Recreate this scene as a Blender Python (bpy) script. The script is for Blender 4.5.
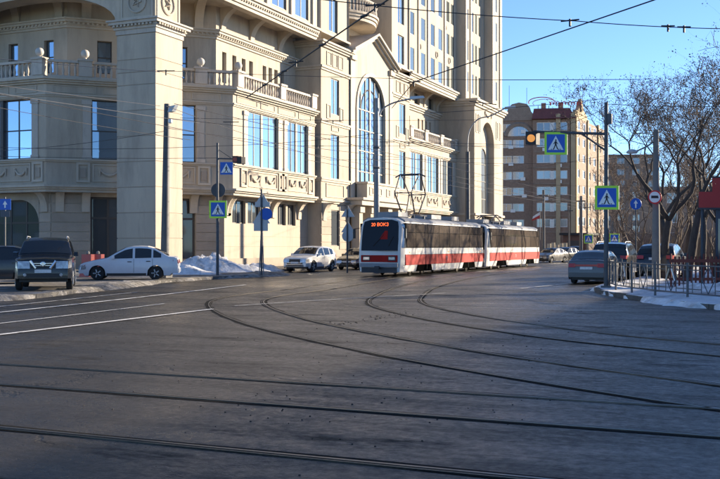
import bpy, bmesh, math, random
from mathutils import Vector, Matrix
for o in list(bpy.data.objects): bpy.data.objects.remove(o)
SC = bpy.context.scene
COL = SC.collection
R = math.radians
# ------------------------------------------------------------------ camera, sky, sun, exposure
HEAD = R(23.6)                       # the camera looks this far left of the street's own direction (+Y)
EYE = 1.6
cd = bpy.data.cameras.new('camera'); cam = bpy.data.objects.new('camera', cd); COL.objects.link(cam)
cd.sensor_width = 36; cd.lens = 49.25; cd.shift_y = 6.5/720; cd.clip_end = 3000; cd.clip_start = 0.1
cam.location = (0, 0, EYE); cam.rotation_euler = (R(90), 0, HEAD)
SC.camera = cam
SUN_AZ, SUN_EL = R(41.0), R(15.0)    # azimuth from +Y towards +X
w = bpy.data.worlds.new('World'); SC.world = w; w.use_nodes = True
nt = w.node_tree; nt.nodes.clear()
out = nt.nodes.new('ShaderNodeOutputWorld'); bg = nt.nodes.new('ShaderNodeBackground'); sky = nt.nodes.new('ShaderNodeTexSky')
sky.sky_type = 'NISHITA'; sky.sun_disc = False; sky.sun_elevation = SUN_EL; sky.sun_rotation = SUN_AZ
sky.air_density = 0.6; sky.dust_density = 0.0; sky.ozone_density = 3.4
bg.inputs['Strength'].default_value = 0.102
nt.links.new(sky.outputs[0], bg.inputs[0]); nt.links.new(bg.outputs[0], out.inputs[0])
sl = bpy.data.lights.new('sun', 'SUN'); so = bpy.data.objects.new('sun', sl); COL.objects.link(so)
sl.energy = 5.0; sl.angle = R(0.6); sl.color = (1.0, 0.84, 0.62)
sd = Vector((math.sin(SUN_AZ)*math.cos(SUN_EL), math.cos(SUN_AZ)*math.cos(SUN_EL), math.sin(SUN_EL)))
so.rotation_euler = sd.to_track_quat('Z', 'Y').to_euler()
SC.view_settings.view_transform = 'Standard'; SC.view_settings.look = 'None'
SC.view_settings.exposure = 1.5; SC.view_settings.gamma = 1.0
# ------------------------------------------------------------------ helpers
FX, FY = -math.sin(HEAD), math.cos(HEAD)
RX, RY = math.cos(HEAD), math.sin(HEAD)
F0 = 985.0
def ray(px): t = (px-360)/F0; return FX+RX*t, FY+RY*t
def at(px, d, z=0.0): a, b = ray(px); return Vector((a*d, b*d, z))
def gnd(px, py, z=0.0): return at(px, (EYE-z)*F0/(py-246), z)
def air(px, py, d): return at(px, d, EYE+(246-py)/F0*d)
def airz(px, py, z): return at(px, (z-EYE)*F0/(246-py), z)
rnd = random.Random(7)

M = {}
def mat(name, col, rough=0.6, metal=0.0, var=0.0, vs=1.5, bump=0.0, bs=8.0, spec=0.5, stretch=(1,1,1), emit=None, es=0.0, dirt=None, ds=0.4, dth=(0.5,0.7), coat=0.0, orand=0.0):
    m = bpy.data.materials.new(name); m.use_nodes = True; n = m.node_tree; b = n.nodes['Principled BSDF']
    b.inputs['Base Color'].default_value = (*col, 1); b.inputs['Roughness'].default_value = rough; b.inputs['Metallic'].default_value = metal
    b.inputs['Specular IOR Level'].default_value = spec; b.inputs['Coat Weight'].default_value = coat
    if emit: b.inputs['Emission Color'].default_value = (*emit, 1); b.inputs['Emission Strength'].default_value = es
    L = n.links.new
    if var or bump or dirt:
        tc = n.nodes.new('ShaderNodeTexCoord'); mp = n.nodes.new('ShaderNodeMapping'); mp.inputs['Scale'].default_value = stretch
        L(tc.outputs['Object'], mp.inputs[0])
    src = None
    if var:
        nz = n.nodes.new('ShaderNodeTexNoise'); nz.inputs['Scale'].default_value = vs; nz.inputs['Detail'].default_value = 6; nz.inputs['Roughness'].default_value = 0.65
        L(mp.outputs[0], nz.inputs['Vector'])
        cr = n.nodes.new('ShaderNodeValToRGB')
        cr.color_ramp.elements[0].position = 0.3; cr.color_ramp.elements[1].position = 0.7
        cr.color_ramp.elements[0].color = (*[max(0, c*(1-var)) for c in col], 1); cr.color_ramp.elements[1].color = (*[min(1, c*(1+var*0.7)) for c in col], 1)
        L(nz.outputs[0], cr.inputs[0]); src = cr.outputs[0]
    if dirt:
        nd = n.nodes.new('ShaderNodeTexNoise'); nd.inputs['Scale'].default_value = ds; nd.inputs['Detail'].default_value = 8; nd.inputs['Roughness'].default_value = 0.7
        L(mp.outputs[0], nd.inputs['Vector'])
        mr = n.nodes.new('ShaderNodeMapRange'); mr.inputs[1].default_value = dth[0]; mr.inputs[2].default_value = dth[1]; L(nd.outputs[0], mr.inputs[0])
        mx = n.nodes.new('ShaderNodeMix'); mx.data_type = 'RGBA'; L(mr.outputs[0], mx.inputs[0])
        if src: L(src, mx.inputs[6])
        else: mx.inputs[6].default_value = (*col, 1)
        mx.inputs[7].default_value = (*dirt, 1); src = mx.outputs[2]
    if orand:                                            # every block or pane its own tone
        oi = n.nodes.new('ShaderNodeObjectInfo'); mo = n.nodes.new('ShaderNodeMapRange'); L(oi.outputs['Random'], mo.inputs[0]); mo.inputs[3].default_value = 1-orand; mo.inputs[4].default_value = 1+orand
        vm = n.nodes.new('ShaderNodeVectorMath'); vm.operation = 'SCALE'
        if src: L(src, vm.inputs[0])
        else: vm.inputs[0].default_value = col
        L(mo.outputs[0], vm.inputs['Scale']); src = vm.outputs[0]
    if src: L(src, b.inputs['Base Color'])
    if bump:
        nb = n.nodes.new('ShaderNodeTexNoise'); nb.inputs['Scale'].default_value = bs; nb.inputs['Detail'].default_value = 5
        L(mp.outputs[0], nb.inputs['Vector']); bp = n.nodes.new('ShaderNodeBump'); bp.inputs['Strength'].default_value = bump; bp.inputs['Distance'].default_value = 0.05
        L(nb.outputs[0], bp.inputs['Height']); L(bp.outputs[0], b.inputs['Normal'])
    M[name] = m; return m

ORG = {}
class MB:
    def __init__(s): s.v = []; s.f = []
    def quad(s, *p):
        i = len(s.v); s.v += [tuple(q) for q in p]; s.f.append(tuple(range(i, i+len(p)))); return s
    def hexa(s, b, t):                                  # four bottom and four top corners
        i = len(s.v); s.v += [tuple(q) for q in b]+[tuple(q) for q in t]
        s.f += [(i+3,i+2,i+1,i), (i+4,i+5,i+6,i+7)]+[(i+k, i+(k+1) % 4, i+4+(k+1) % 4, i+4+k) for k in range(4)]; return s
    def box(s, x0, x1, y0, y1, z0, z1):
        return s.hexa([(x0,y0,z0),(x1,y0,z0),(x1,y1,z0),(x0,y1,z0)], [(x0,y0,z1),(x1,y0,z1),(x1,y1,z1),(x0,y1,z1)])
    def fbox(s, F, s0, s1, z0, z1, n0, n1):
        P = F.P; return s.hexa([P(s0,z0,n1),P(s1,z0,n1),P(s1,z0,n0),P(s0,z0,n0)], [P(s0,z1,n1),P(s1,z1,n1),P(s1,z1,n0),P(s0,z1,n0)])
    def poly(s, pts, z0, z1):                            # upright prism on a ground polygon
        i = len(s.v); k = len(pts)
        s.v += [(p[0],p[1],z0) for p in pts]+[(p[0],p[1],z1) for p in pts]
        s.f += [tuple(i+k-1-j for j in range(k)), tuple(i+k+j for j in range(k))]+[(i+j, i+(j+1) % k, i+k+(j+1) % k, i+k+j) for j in range(k)]; return s
    def fprism(s, F, pts, n0, n1):                       # outline in (s, z) of a facade, extruded along its normal
        i = len(s.v); k = len(pts)
        s.v += [tuple(F.P(a,b,n0)) for a,b in pts]+[tuple(F.P(a,b,n1)) for a,b in pts]
        s.f += [tuple(i+k-1-j for j in range(k)), tuple(i+k+j for j in range(k))]+[(i+j, i+(j+1) % k, i+k+(j+1) % k, i+k+j) for j in range(k)]; return s
    def tube(s, pts, r, n=8, r1=None, cap=True):
        pts = [Vector(p) for p in pts]; m = len(pts); base = len(s.v)
        rr = r if isinstance(r, (list, tuple)) else [r+((r1 if r1 is not None else r)-r)*k/max(1, m-1) for k in range(m)]
        up = None
        for k, p in enumerate(pts):
            d = (pts[min(k+1, m-1)]-pts[max(k-1, 0)])
            if d.length < 1e-9: d = Vector((0,0,1))
            d.normalize()
            if up is None: up = d.orthogonal().normalized()
            up = (up-d*up.dot(d));
            if up.length < 1e-6: up = d.orthogonal()
            up.normalize(); sd_ = d.cross(up)
            for j in range(n):
                a = 2*math.pi*(j+0.5)/n; q = p+(up*math.cos(a)+sd_*math.sin(a))*rr[k]; s.v.append((q.x, q.y, q.z))
        for k in range(m-1):
            for j in range(n):
                a = base+k*n+j; b = base+k*n+(j+1) % n; s.f.append((a, b, b+n, a+n))
        if cap: s.f.append(tuple(base+j for j in reversed(range(n)))); s.f.append(tuple(base+(m-1)*n+j for j in range(n)))
        return s
    def lathe(s, prof, n=12, c=(0,0,0), axis='Z'):
        base = len(s.v); m = len(prof)
        for r, h in prof:
            for j in range(n):
                a = 2*math.pi*j/n; x, y = r*math.cos(a), r*math.sin(a)
                p = (x, y, h) if axis == 'Z' else ((x, h, y) if axis == 'Y' else (h, x, y))
                s.v.append((p[0]+c[0], p[1]+c[1], p[2]+c[2]))
        for k in range(m-1):
            for j in range(n):
                a = base+k*n+j; b = base+k*n+(j+1) % n; s.f.append((a, b, b+n, a+n))
        s.f.append(tuple(base+j for j in reversed(range(n)))); s.f.append(tuple(base+(m-1)*n+j for j in range(n))); return s
    def mesh(s, name, m, smooth=False, fix=True):
        me = bpy.data.meshes.new(name); me.from_pydata(s.v, [], s.f)
        if fix and len(s.v) < 8000:
            bm = bmesh.new(); bm.from_mesh(me); bmesh.ops.recalc_face_normals(bm, faces=bm.faces); bm.to_mesh(me); bm.free()
        me.materials.append(M[m])
        if smooth: me.polygons.foreach_set('use_smooth', [True]*len(me.polygons)); me.update()
        if smooth == 'auto':
            bm = bmesh.new(); bm.from_mesh(me)
            for e in bm.edges:
                if len(e.link_faces) == 2 and e.calc_face_angle(0) > R(38): e.smooth = False
            bm.to_mesh(me); bm.free()
        return me
    def build(s, name, m, parent=None, smooth=False, fix=True, org=None):
        g = ORG.get(parent, Vector((0,0,0))) if org is None else Vector(org)
        s.v = [(a-g.x, b-g.y, c-g.z) for a, b, c in s.v]
        o = bpy.data.objects.new(name, s.mesh(name, m, smooth, fix)); COL.objects.link(o); o.parent = parent; ORG[o] = g
        if parent is None: o.location = g
        return o
class Fac:
    def __init__(s, O, D, N): s.O = Vector((*O, 0)); s.D = Vector((*D, 0)).normalized(); s.N = Vector((*N, 0)).normalized()
    def P(s, a, z, n=0.0): p = s.O+s.D*a+s.N*n; return (p.x, p.y, z)
def tag(o, label=None, cat=None, group=None, kind=None):
    if label: o['label'] = label
    if cat: o['category'] = cat
    if group: o['group'] = group
    if kind: o['kind'] = kind
    return o
def thing(name, label, cat, loc=(0,0,0), rz=0.0, group=None, local=False):
    o = bpy.data.objects.new(name, None); COL.objects.link(o); o.location = loc; o.rotation_euler = (0,0,rz); o.empty_display_size = 0.3
    ORG[o] = Vector((0,0,0)) if local else Vector(loc)
    return tag(o, label, cat, group)
def inst(name, me, parent, loc=(0,0,0), rot=(0,0,0), sc=(1,1,1)):
    o = bpy.data.objects.new(name, me); COL.objects.link(o); o.parent = parent; g = ORG.get(parent, Vector((0,0,0)))
    o.location = Vector(loc)-g; o.rotation_euler = rot; o.scale = sc; ORG[o] = g; return o
def copy_tree(o, parent=None):
    c = o.copy(); COL.objects.link(c); c.parent = parent; ORG[c] = ORG.get(o, Vector((0,0,0)))
    for ch in list(o.children): copy_tree(ch, c)
    return c
def text_mesh(txt, size, m, name='lettering', depth=0.004):
    cu = bpy.data.curves.new(name, 'FONT'); cu.body = txt; cu.size = size; cu.align_x = 'CENTER'; cu.align_y = 'CENTER'; cu.extrude = depth
    o = bpy.data.objects.new(name, cu); COL.objects.link(o)
    me = bpy.data.meshes.new_from_object(o.evaluated_get(bpy.context.evaluated_depsgraph_get()))
    bpy.data.objects.remove(o); me.materials.clear(); me.materials.append(M[m]); return me
def struct(o): o['kind'] = 'structure'; return o
def crom(pts, n=10):
    P = [Vector(p) for p in pts]; P = [2*P[0]-P[1]]+P+[2*P[-1]-P[-2]]; out = []
    for i in range(1, len(P)-2):
        for k in range(n):
            t = k/n; a, b, c, d = P[i-1:i+3]
            out.append(0.5*((2*b)+(c-a)*t+(2*a-5*b+4*c-d)*t*t+(3*b-a-3*c+d)*t**3))
    out.append(P[-2]); return out
# ------------------------------------------------------------------ materials
mat('cream', (0.415,0.355,0.283), 0.85, var=0.12, vs=0.45, bump=0.18, bs=6, dirt=(0.255,0.220,0.180), ds=0.8, dth=(0.48,0.78), stretch=(1,1,0.22), orand=0.05)
mat('cream_trim', (0.445,0.388,0.315), 0.8, var=0.12, vs=0.9, bump=0.12, bs=9, dirt=(0.26,0.232,0.205), ds=1.1, dth=(0.53,0.80), stretch=(1,1,0.3), orand=0.06)
mat('stone_band', (0.335,0.282,0.228), 0.85, var=0.16, vs=0.8, bump=0.25, bs=10, orand=0.10)
mat('pale_stone', (0.45,0.40,0.345), 0.8, var=0.12, vs=1.2, bump=0.12, bs=12, dirt=(0.27,0.25,0.225), ds=1.5, dth=(0.52,0.78), stretch=(1,1,0.4), orand=0.06)
mat('white_stone', (0.47,0.45,0.42), 0.75, var=0.08, vs=2)
mat('roof_grey', (0.25,0.24,0.23), 0.9, var=0.2)
def glassmat(name, col, rough=0.03, metal=0.75): 
    return mat(name, col, rough, metal, bump=0.02, bs=0.6, orand=0.22)
glassmat('mirror_glass', (0.33,0.44,0.56)); glassmat('tower_glass', (0.20,0.235,0.24), 0.05, 0.6); glassmat('dark_glass', (0.10,0.115,0.13), 0.04, 0.5); glassmat('house_glass', (0.26,0.29,0.32), 0.08, 0.5)
mat('door_dark', (0.035,0.032,0.032), 0.35, var=0.2)
mat('frame_dark', (0.05,0.045,0.042), 0.5); mat('frame_white', (0.72,0.72,0.70), 0.5)
mat('brick_brown', (0.26,0.178,0.132), 0.9, var=0.22, vs=3, bump=0.2, bs=20)
mat('brick_tan', (0.27,0.205,0.16), 0.9, var=0.18, vs=2)
mat('yellow_plaster', (0.42,0.33,0.21), 0.9, var=0.12, vs=1)
mat('roof_red', (0.20,0.06,0.05), 0.8, var=0.2)
mat('steel_grey', (0.21,0.22,0.24), 0.55, 0.3, var=0.2, vs=2); mat('pole_dark', (0.075,0.08,0.09), 0.6, 0.2, var=0.25, vs=2)
mat('concrete', (0.17,0.165,0.16), 0.9, var=0.2, vs=2, bump=0.2); mat('seal_black', (0.008,0.008,0.009), 0.9, spec=0.1); mat('sign_back', (0.46,0.48,0.50), 0.6, 0.1, var=0.1)
mat('fence_grey', (0.10,0.105,0.115), 0.55, 0.3, var=0.25, vs=5); mat('sign_blue', (0.01,0.10,0.48), 0.45); mat('sign_white', (0.80,0.80,0.78), 0.5); mat('sign_black', (0.012,0.012,0.014), 0.5)
mat('arch_shade_black', (0.004,0.004,0.004), 1.0, spec=0.0); mat('sign_lime', (0.50,0.85,0.06), 0.5); mat('sign_red', (0.60,0.03,0.03), 0.5)
mat('amber', (0.85,0.33,0.05), 0.4, emit=(1.0,0.38,0.08), es=0.22); mat('red_lens', (0.35,0.06,0.03), 0.4)
mat('snow', (0.66,0.67,0.70), 0.75, var=0.22, vs=3, bump=0.8, bs=7, dirt=(0.26,0.24,0.22), ds=1.6, dth=(0.50,0.72))
mat('dirty_snow', (0.27,0.255,0.24), 0.85, var=0.35, vs=2.5, bump=0.8, bs=9, dirt=(0.085,0.077,0.068), ds=1.4, dth=(0.42,0.60))
mat('kerb_stone', (0.10,0.094,0.088), 0.85, var=0.25, vs=2.5, bump=0.25, bs=10)
mat('bark', (0.062,0.050,0.043), 0.95, var=0.35, vs=6, bump=0.6, bs=14, stretch=(1,1,0.3)); mat('bark_light', (0.13,0.10,0.078), 0.95, var=0.3, vs=4)
mat('twig', (0.070,0.055,0.047), 0.95); mat('twig_light', (0.15,0.115,0.095), 0.95); mat('dry_seed', (0.10,0.07,0.056), 0.9, var=0.3, vs=3)
mat('rubber', (0.018,0.018,0.019), 0.85, bump=0.2, bs=30); mat('alloy', (0.40,0.41,0.42), 0.4, 0.2); mat('black_plastic', (0.02,0.02,0.022), 0.55)
mat('chrome', (0.65,0.66,0.68), 0.18, 1.0); mat('lamp_glass', (0.42,0.43,0.45), 0.08, 0.4, var=0.4, vs=9); mat('tail_red', (0.40,0.02,0.02), 0.25)
mat('plate_white', (0.62,0.63,0.64), 0.5, var=0.2, vs=14)
mat('tram_white', (0.58,0.575,0.56), 0.4, var=0.05, vs=1.2, coat=0.2, dirt=(0.48,0.45,0.41), ds=0.9, dth=(0.55,0.85)); mat('tram_red', (0.34,0.012,0.009), 0.6, spec=0.15, var=0.10, vs=1.2, dirt=(0.22,0.022,0.018), ds=0.9, dth=(0.52,0.85))
mat('tram_dark', (0.05,0.05,0.055), 0.7, var=0.2); mat('tram_roof', (0.22,0.23,0.25), 0.6, var=0.15)
mat('led', (1.0,0.25,0.05), 0.5, emit=(1.0,0.13,0.02), es=0.7)
mat('wire', (0.03,0.03,0.035), 0.6); mat('wire_grey', (0.13,0.13,0.14), 0.55); 
mat('kiosk_red', (0.42,0.02,0.018), 0.45, var=0.1); mat('kiosk_orange', (0.17,0.035,0.022), 0.6, var=0.2); mat('kiosk_dark', (0.03,0.04,0.07), 0.35)
mat('barrier_red', (0.50,0.12,0.10), 0.5); mat('beige', (0.55,0.47,0.34), 0.8, var=0.1); mat('kiosk_brown', (0.13,0.07,0.05), 0.7, var=0.2)
mat('rail_steel', (0.12,0.11,0.10), 0.40, 0.8, var=0.3, vs=5); mat('tar_shade', (0.010,0.0095,0.009), 0.95, spec=0.1, var=0.3, vs=2, bump=0.4, bs=8)
mat('tar_spot', (0.016,0.015,0.014), 0.8, spec=0.2, var=0.5, vs=7, bump=0.8, bs=16); mat('mud', (0.028,0.024,0.021), 0.8, var=0.3, vs=9, bump=0.5, bs=25)
mat('line_paint', (0.70,0.69,0.67), 0.6, var=0.15, vs=6, dirt=(0.10,0.095,0.09), ds=3.0, dth=(0.52,0.64))
mat('yellow_house', (0.62,0.55,0.16), 0.8, var=0.1); mat('flag_white', (0.75,0.74,0.72), 0.8); mat('flag_red', (0.5,0.05,0.04), 0.8)
for nm, c, rg, mt in (('paint_white',(0.60,0.62,0.66),0.25,0.0),('paint_black',(0.010,0.011,0.013),0.2,0.1),('paint_silver',(0.050,0.055,0.066),0.35,0.1),('paint_navy',(0.02,0.024,0.032),0.25,0.2),('paint_pearl',(0.62,0.63,0.64),0.25,0.0)):
    mat(nm, c, rg, mt, coat=0.4, var=0.05, vs=1.5, dirt=tuple(0.8*a+0.2*b for a, b in zip(c, (0.16,0.15,0.14))), ds=1.4, dth=(0.5,0.95))
# asphalt: dark, worn, damp in places
m = bpy.data.materials.new('asphalt'); m.use_nodes = True; n = m.node_tree; L = n.links.new; b = n.nodes['Principled BSDF']; M['asphalt'] = m
def NN(t, **k):
    x = n.nodes.new(t)
    for a, v in k.items(): x.inputs[a].default_value = v
    return x
tc = n.nodes.new('ShaderNodeTexCoord')
def noise(scale, det=6, ro=0.6, st=(1,1,1), rz=0.0):
    mp = NN('ShaderNodeMapping', Scale=st); mp.inputs['Rotation'].default_value = (0,0,rz); L(tc.outputs['Object'], mp.inputs[0])
    x = NN('ShaderNodeTexNoise', Scale=scale, Detail=det, Roughness=ro); L(mp.outputs[0], x.inputs['Vector']); return x.outputs[0]
def rng(src, a, bb, c=0.0, d=1.0):
    x = n.nodes.new('ShaderNodeMapRange'); L(src, x.inputs[0])
    for i, v in enumerate((a, bb, c, d)): x.inputs[i+1].default_value = v
    return x.outputs[0]
def mixc(f, c0, c1):
    x = n.nodes.new('ShaderNodeMix'); x.data_type = 'RGBA'; L(f, x.inputs[0])
    for i, c in ((6, c0), (7, c1)):
        if isinstance(c, tuple): x.inputs[i].default_value = (*c, 1)
        else: L(c, x.inputs[i])
    return x.outputs[2]
def mth(op, a, bb):
    x = n.nodes.new('ShaderNodeMath'); x.operation = op
    for i, c in enumerate((a, bb)):
        if isinstance(c, (int, float)): x.inputs[i].default_value = c
        else: L(c, x.inputs[i])
    return x.outputs[0]
big = noise(0.10, 5, 0.6); mid = noise(0.55, 7, 0.65, (1, 0.45, 1), R(35)); fine = noise(46, 5, 0.75); blot = noise(0.8, 9, 0.72, (0.5, 1.3, 1), R(-12))
streak = noise(0.8, 9, 0.75, (0.42, 1.5, 1), R(6)); streak2 = noise(0.8, 8, 0.7, (1.5, 0.35, 1), R(-30)); grit = noise(9, 6, 0.75)
c = mixc(rng(big, 0.35, 0.65), (0.024,0.0205,0.0165), (0.050,0.042,0.033))
c = mixc(rng(mid, 0.42, 0.62), c, (0.074,0.062,0.048))
c = mixc(rng(streak, 0.50, 0.68, 0.0, 0.7), c, (0.024,0.022,0.020))
c = mixc(rng(streak2, 0.54, 0.70, 0.0, 0.6), c, (0.092,0.078,0.060))
c = mixc(rng(grit, 0.44, 0.60, 0.0, 0.6), c, (0.020,0.018,0.016)); c = mixc(rng(noise(3.2, 8, 0.8, (0.7, 1.3, 1), R(15)), 0.53, 0.66, 0.0, 0.7), c, (0.098,0.084,0.067))
patch = rng(blot, 0.565, 0.66)
c = mixc(patch, c, (0.018,0.016,0.014))
c = mixc(rng(fine, 0.42, 0.58, 0.0, 0.8), c, (0.020,0.018,0.016))
vo = n.nodes.new('ShaderNodeTexVoronoi'); vo.feature = 'DISTANCE_TO_EDGE'; vo.inputs['Scale'].default_value = 0.22
wp = noise(1.3, 5, 0.7); va = n.nodes.new('ShaderNodeVectorMath'); va.operation = 'ADD'
cm = n.nodes.new('ShaderNodeCombineXYZ'); L(mth('MULTIPLY', wp, 2.6), cm.inputs[0]); L(mth('MULTIPLY', mid, 2.0), cm.inputs[1])
L(tc.outputs['Object'], va.inputs[0]); L(cm.outputs[0], va.inputs[1]); L(va.outputs[0], vo.inputs['Vector'])
ck = mth('MULTIPLY', rng(vo.outputs['Distance'], 0.004, 0.010, 1.0, 0.0), rng(big, 0.45, 0.55))
c = mixc(ck, c, (0.008,0.008,0.008)); L(c, b.inputs['Base Color'])
# meltwater film: a long wet patch beside the tram and scattered damp spots
sx = n.nodes.new('ShaderNodeSeparateXYZ'); L(tc.outputs['Object'], sx.inputs[0])
ex = mth('DIVIDE', mth('ADD', sx.outputs[0], 17.0), 5.5); ey = mth('DIVIDE', mth('ADD', sx.outputs[1], -42.0), 12.0)
el = mth('ADD', mth('MULTIPLY', ex, ex), mth('MULTIPLY', ey, ey))
pud = rng(mth('ADD', mth('SUBTRACT', 1.0, el), mth('MULTIPLY', mth('SUBTRACT', streak, 0.5), 2.2)), 0.1, 0.5)
wet = mth('MAXIMUM', rng(noise(0.16, 4, 0.55, (1, 0.6, 1)), 0.52, 0.64, 0.0, 0.8), pud)
ro = mth('SUBTRACT', rng(mid, 0.3, 0.7, 0.32, 0.48), mth('MULTIPLY', wet, 0.17)); ro = mth('ADD', ro, rng(streak, 0.35, 0.65, -0.06, 0.14)); ro = mth('ADD', ro, mth('MULTIPLY', patch, 0.25))
L(mth('ADD', ro, rng(grit, 0.38, 0.62, -0.09, 0.13)), b.inputs['Roughness'])
L(mth('MULTIPLY', rng(streak, 0.40, 0.66, 0.62, 0.25), rng(patch, 0.0, 1.0, 1.0, 0.35)), b.inputs['Specular IOR Level'])
bp = NN('ShaderNodeBump', Strength=0.8, Distance=0.03)
hh = mth('ADD', mth('ADD', mth('MULTIPLY', fine, 0.35), mth('MULTIPLY', grit, 0.35)), mth('ADD', mth('MULTIPLY', blot, 0.7), mth('ADD', mth('MULTIPLY', streak, 0.5), mth('MULTIPLY', ck, -0.6)))); L(hh, bp.inputs['Height']); L(bp.outputs[0], b.inputs['Normal'])
# pavement covered with trodden dirty snow
mat('pavement', (0.125,0.112,0.098), 0.85, var=0.35, vs=0.8, bump=0.5, bs=5, dirt=(0.42,0.41,0.41), ds=0.6, dth=(0.52,0.70))
mat('snow_walk', (0.19,0.18,0.175), 0.85, var=0.25, vs=0.9, bump=0.4, bs=5, dirt=(0.74,0.75,0.79), ds=0.5, dth=(0.44,0.56))
# ------------------------------------------------------------------ ground, kerbs, pavements, rails, markings
struct(MB().quad((-600,-200,0),(600,-200,0),(600,900,0),(-600,900,0)).build('road', 'asphalt'))
def kerb_line(pts, n=6): return [(p.x, p.y) for p in crom([(a, b, 0) for a, b in pts], n)]
LK = kerb_line([(-90,15.5),(-45,16),(-30,17.2),(-21.5,21.5),(-22.6,28),(-25.0,36),(-25.3,42),(-25.0,46.5),(-26.2,48.6),(-29.0,50.2),(-29.3,60),(-29.3,90),(-29.3,120),(-30,160)])
RK = kerb_line([(90,21.5),(30,21.7),(10,22.0),(3,23.4),(-1.6,26.2),(-4.2,30),(-6.0,34),(-6.45,38),(-6.5,56),(-8.5,66),(-12.5,78),(-15,100),(-16,160)])
def pavement(name, line, back, mname, z=0.12):
    o = struct(MB().poly(line+back, -0.3, z).build(name, mname)); return o
lp = pavement('pavement_left', LK, [(-90,160)], 'pavement'); rp = pavement('pavement_right', RK, [(90,160)], 'snow_walk')
def kerb(line, side, parent):                            # row of kerb stones along a pavement edge
    acc = 0; seg = []; P = [Vector((*p, 0)) for p in line]; k = 0
    d = [0]
    for a, b_ in zip(P, P[1:]): d.append(d[-1]+(b_-a).length)
    def pos(s):
        for i in range(len(P)-1):
            if d[i+1] >= s: return P[i].lerp(P[i+1], (s-d[i])/max(1e-6, d[i+1]-d[i]))
        return P[-1]
    s = 0
    while s < d[-1]-1:
        a, b_ = pos(s+0.012), pos(s+0.988); mid_ = (a+b_)/2; s += 1.0
        px = (mid_.x*RX+mid_.y*RY)/max(0.1, mid_.x*FX+mid_.y*FY)
        if abs(px) > 0.48 or mid_.y < 5 or mid_.y > 95: continue
        t = (b_-a).normalized(); nn = Vector((-t.y, t.x, 0))*side; dz = rnd.uniform(-0.012, 0.012)
        q = [a-nn*0.03, b_-nn*0.03, b_+nn*0.13, a+nn*0.13]
        mb = MB().hexa([(p.x,p.y,-0.05) for p in q], [(p.x,p.y,0.135+dz) for p in q]); mb.build('kerb_stone', 'kerb_stone', parent)
kerb(LK, 1, lp); kerb(RK, -1, rp)
# tram tracks: grooved rails set in tar
def offset(pts, o):
    out_ = []
    for i, p in enumerate(pts):
        t = (pts[min(i+1, len(pts)-1)]-pts[max(i-1, 0)]).normalized(); out_.append(p+Vector((-t.y, t.x, 0))*o)
    return out_
def strip(pts, a, b_, z0, z1=None):
    l, r = offset(pts, a), offset(pts, b_); mb = MB(); z = z0
    for i in range(len(pts)-1):
        if z1 is None: mb.quad((l[i].x,l[i].y,z),(r[i].x,r[i].y,z),(r[i+1].x,r[i+1].y,z),(l[i+1].x,l[i+1].y,z))
        else: mb.hexa([(l[i].x,l[i].y,z0),(r[i].x,r[i].y,z0),(r[i+1].x,r[i+1].y,z0),(l[i+1].x,l[i+1].y,z0)], [(l[i].x,l[i].y,z1),(r[i].x,r[i].y,z1),(r[i+1].x,r[i+1].y,z1),(l[i+1].x,l[i+1].y,z1)])
    return mb
NTR = [0]
def track(pts, n=8, gauge=1.524, bedw=0.09):
    c_ = crom([(x, y, 0) for x, y in pts], n)
    NTR[0] += 1; zb = 0.004+0.001*NTR[0]
    t = bpy.data.objects.new('tram_track', None); COL.objects.link(t); struct(t); ORG[t] = Vector((0,0,0))
    for sgn in (-1, 1):
        base = offset(c_, sgn*gauge/2)
        wob = [p.copy() for p in base]
        # tar filling and trough shade, painted as one dark strip with uneven edge
        l, r = offset(base, bedw), offset(base, -bedw); mb = MB(); prev = None
        for i in range(len(base)):
            a = base[i].lerp(l[i], rnd.uniform(0.7, 1.25)); q = base[i].lerp(r[i], rnd.uniform(0.7, 1.25))
            if prev: mb.quad((prev[0].x,prev[0].y,zb),(prev[1].x,prev[1].y,zb),(q.x,q.y,zb),(a.x,a.y,zb))
            prev = (a, q)
        mb.build('tar_shade_joint', 'tar_shade', t)
        strip(base, 0.020, -0.016, 0.0, 0.0125).build('rail', 'rail_steel', t)
        strip(base, 0.062*-sgn, 0.050*-sgn, 0.0, 0.0115).build('guard_lip', 'rail_steel', t)
    return t
def fill(a, b_, st=1.2):
    k = int(abs(b_[0]-a[0])/st)+1; return [(a[0]+(b_[0]-a[0])*i/k, a[1]+(b_[1]-a[1])*i/k) for i in range(k+1)]
track(fill((-60,9.505),(40,9.505)), 1); track(fill((-60,5.91),(40,5.91)), 1)
def inner(pts, o=0.762): return [(p.x, p.y) for p in offset([Vector((x, y, 0)) for x, y in pts], o)]
A_ = [(-20.46,100),(-20.46,75),(-20.46,56),(-19.7,47),(-18.3,39),(-17.1,33),(-16.3,27),(-14.5,22.9),(-10.6,17.95),(-5.95,13.7),(-2.2,11.1),(0.6,9.75),(5,8.9),(12,8.73),(30,8.73)]
C_ = [(-17.1,100),(-17.1,75),(-17.0,58),(-15.9,46),(-14.2,36.5),(-12.3,29.5),(-10.6,24.9),(-8.1,21.2),(-5.3,18.2),(-2.4,16.0),(3,13.6),(12,12.3),(30,12)]
track(inner(A_)); track(inner(C_))
# painted lines
mk = 0
for pts, wd in (([(-12.7,6),(-13.0,14),(-13.35,21.3)], 0.14), ([(-14.5,10),(-14.9,16),(-15.8,22.7)], 0.07), ([(-16.6,12),(-17.3,18),(-18.6,26),(-20.4,35)], 0.14), ([(-18.2,14),(-19.0,20),(-20.6,28)], 0.07), ([(-13.5,22.6),(-12.4,26.5),(-10.6,31.5)], 0.07), ([(-9.2,36),(-8.4,44),(-8.2,52)], 0.10)):
    strip(crom([(x, y, 0) for x, y in pts], 12), wd/2, -wd/2, 0.016+0.001*mk).build('lane_line', 'line_paint', None).__setitem__('kind', 'structure'); mk += 1
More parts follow.
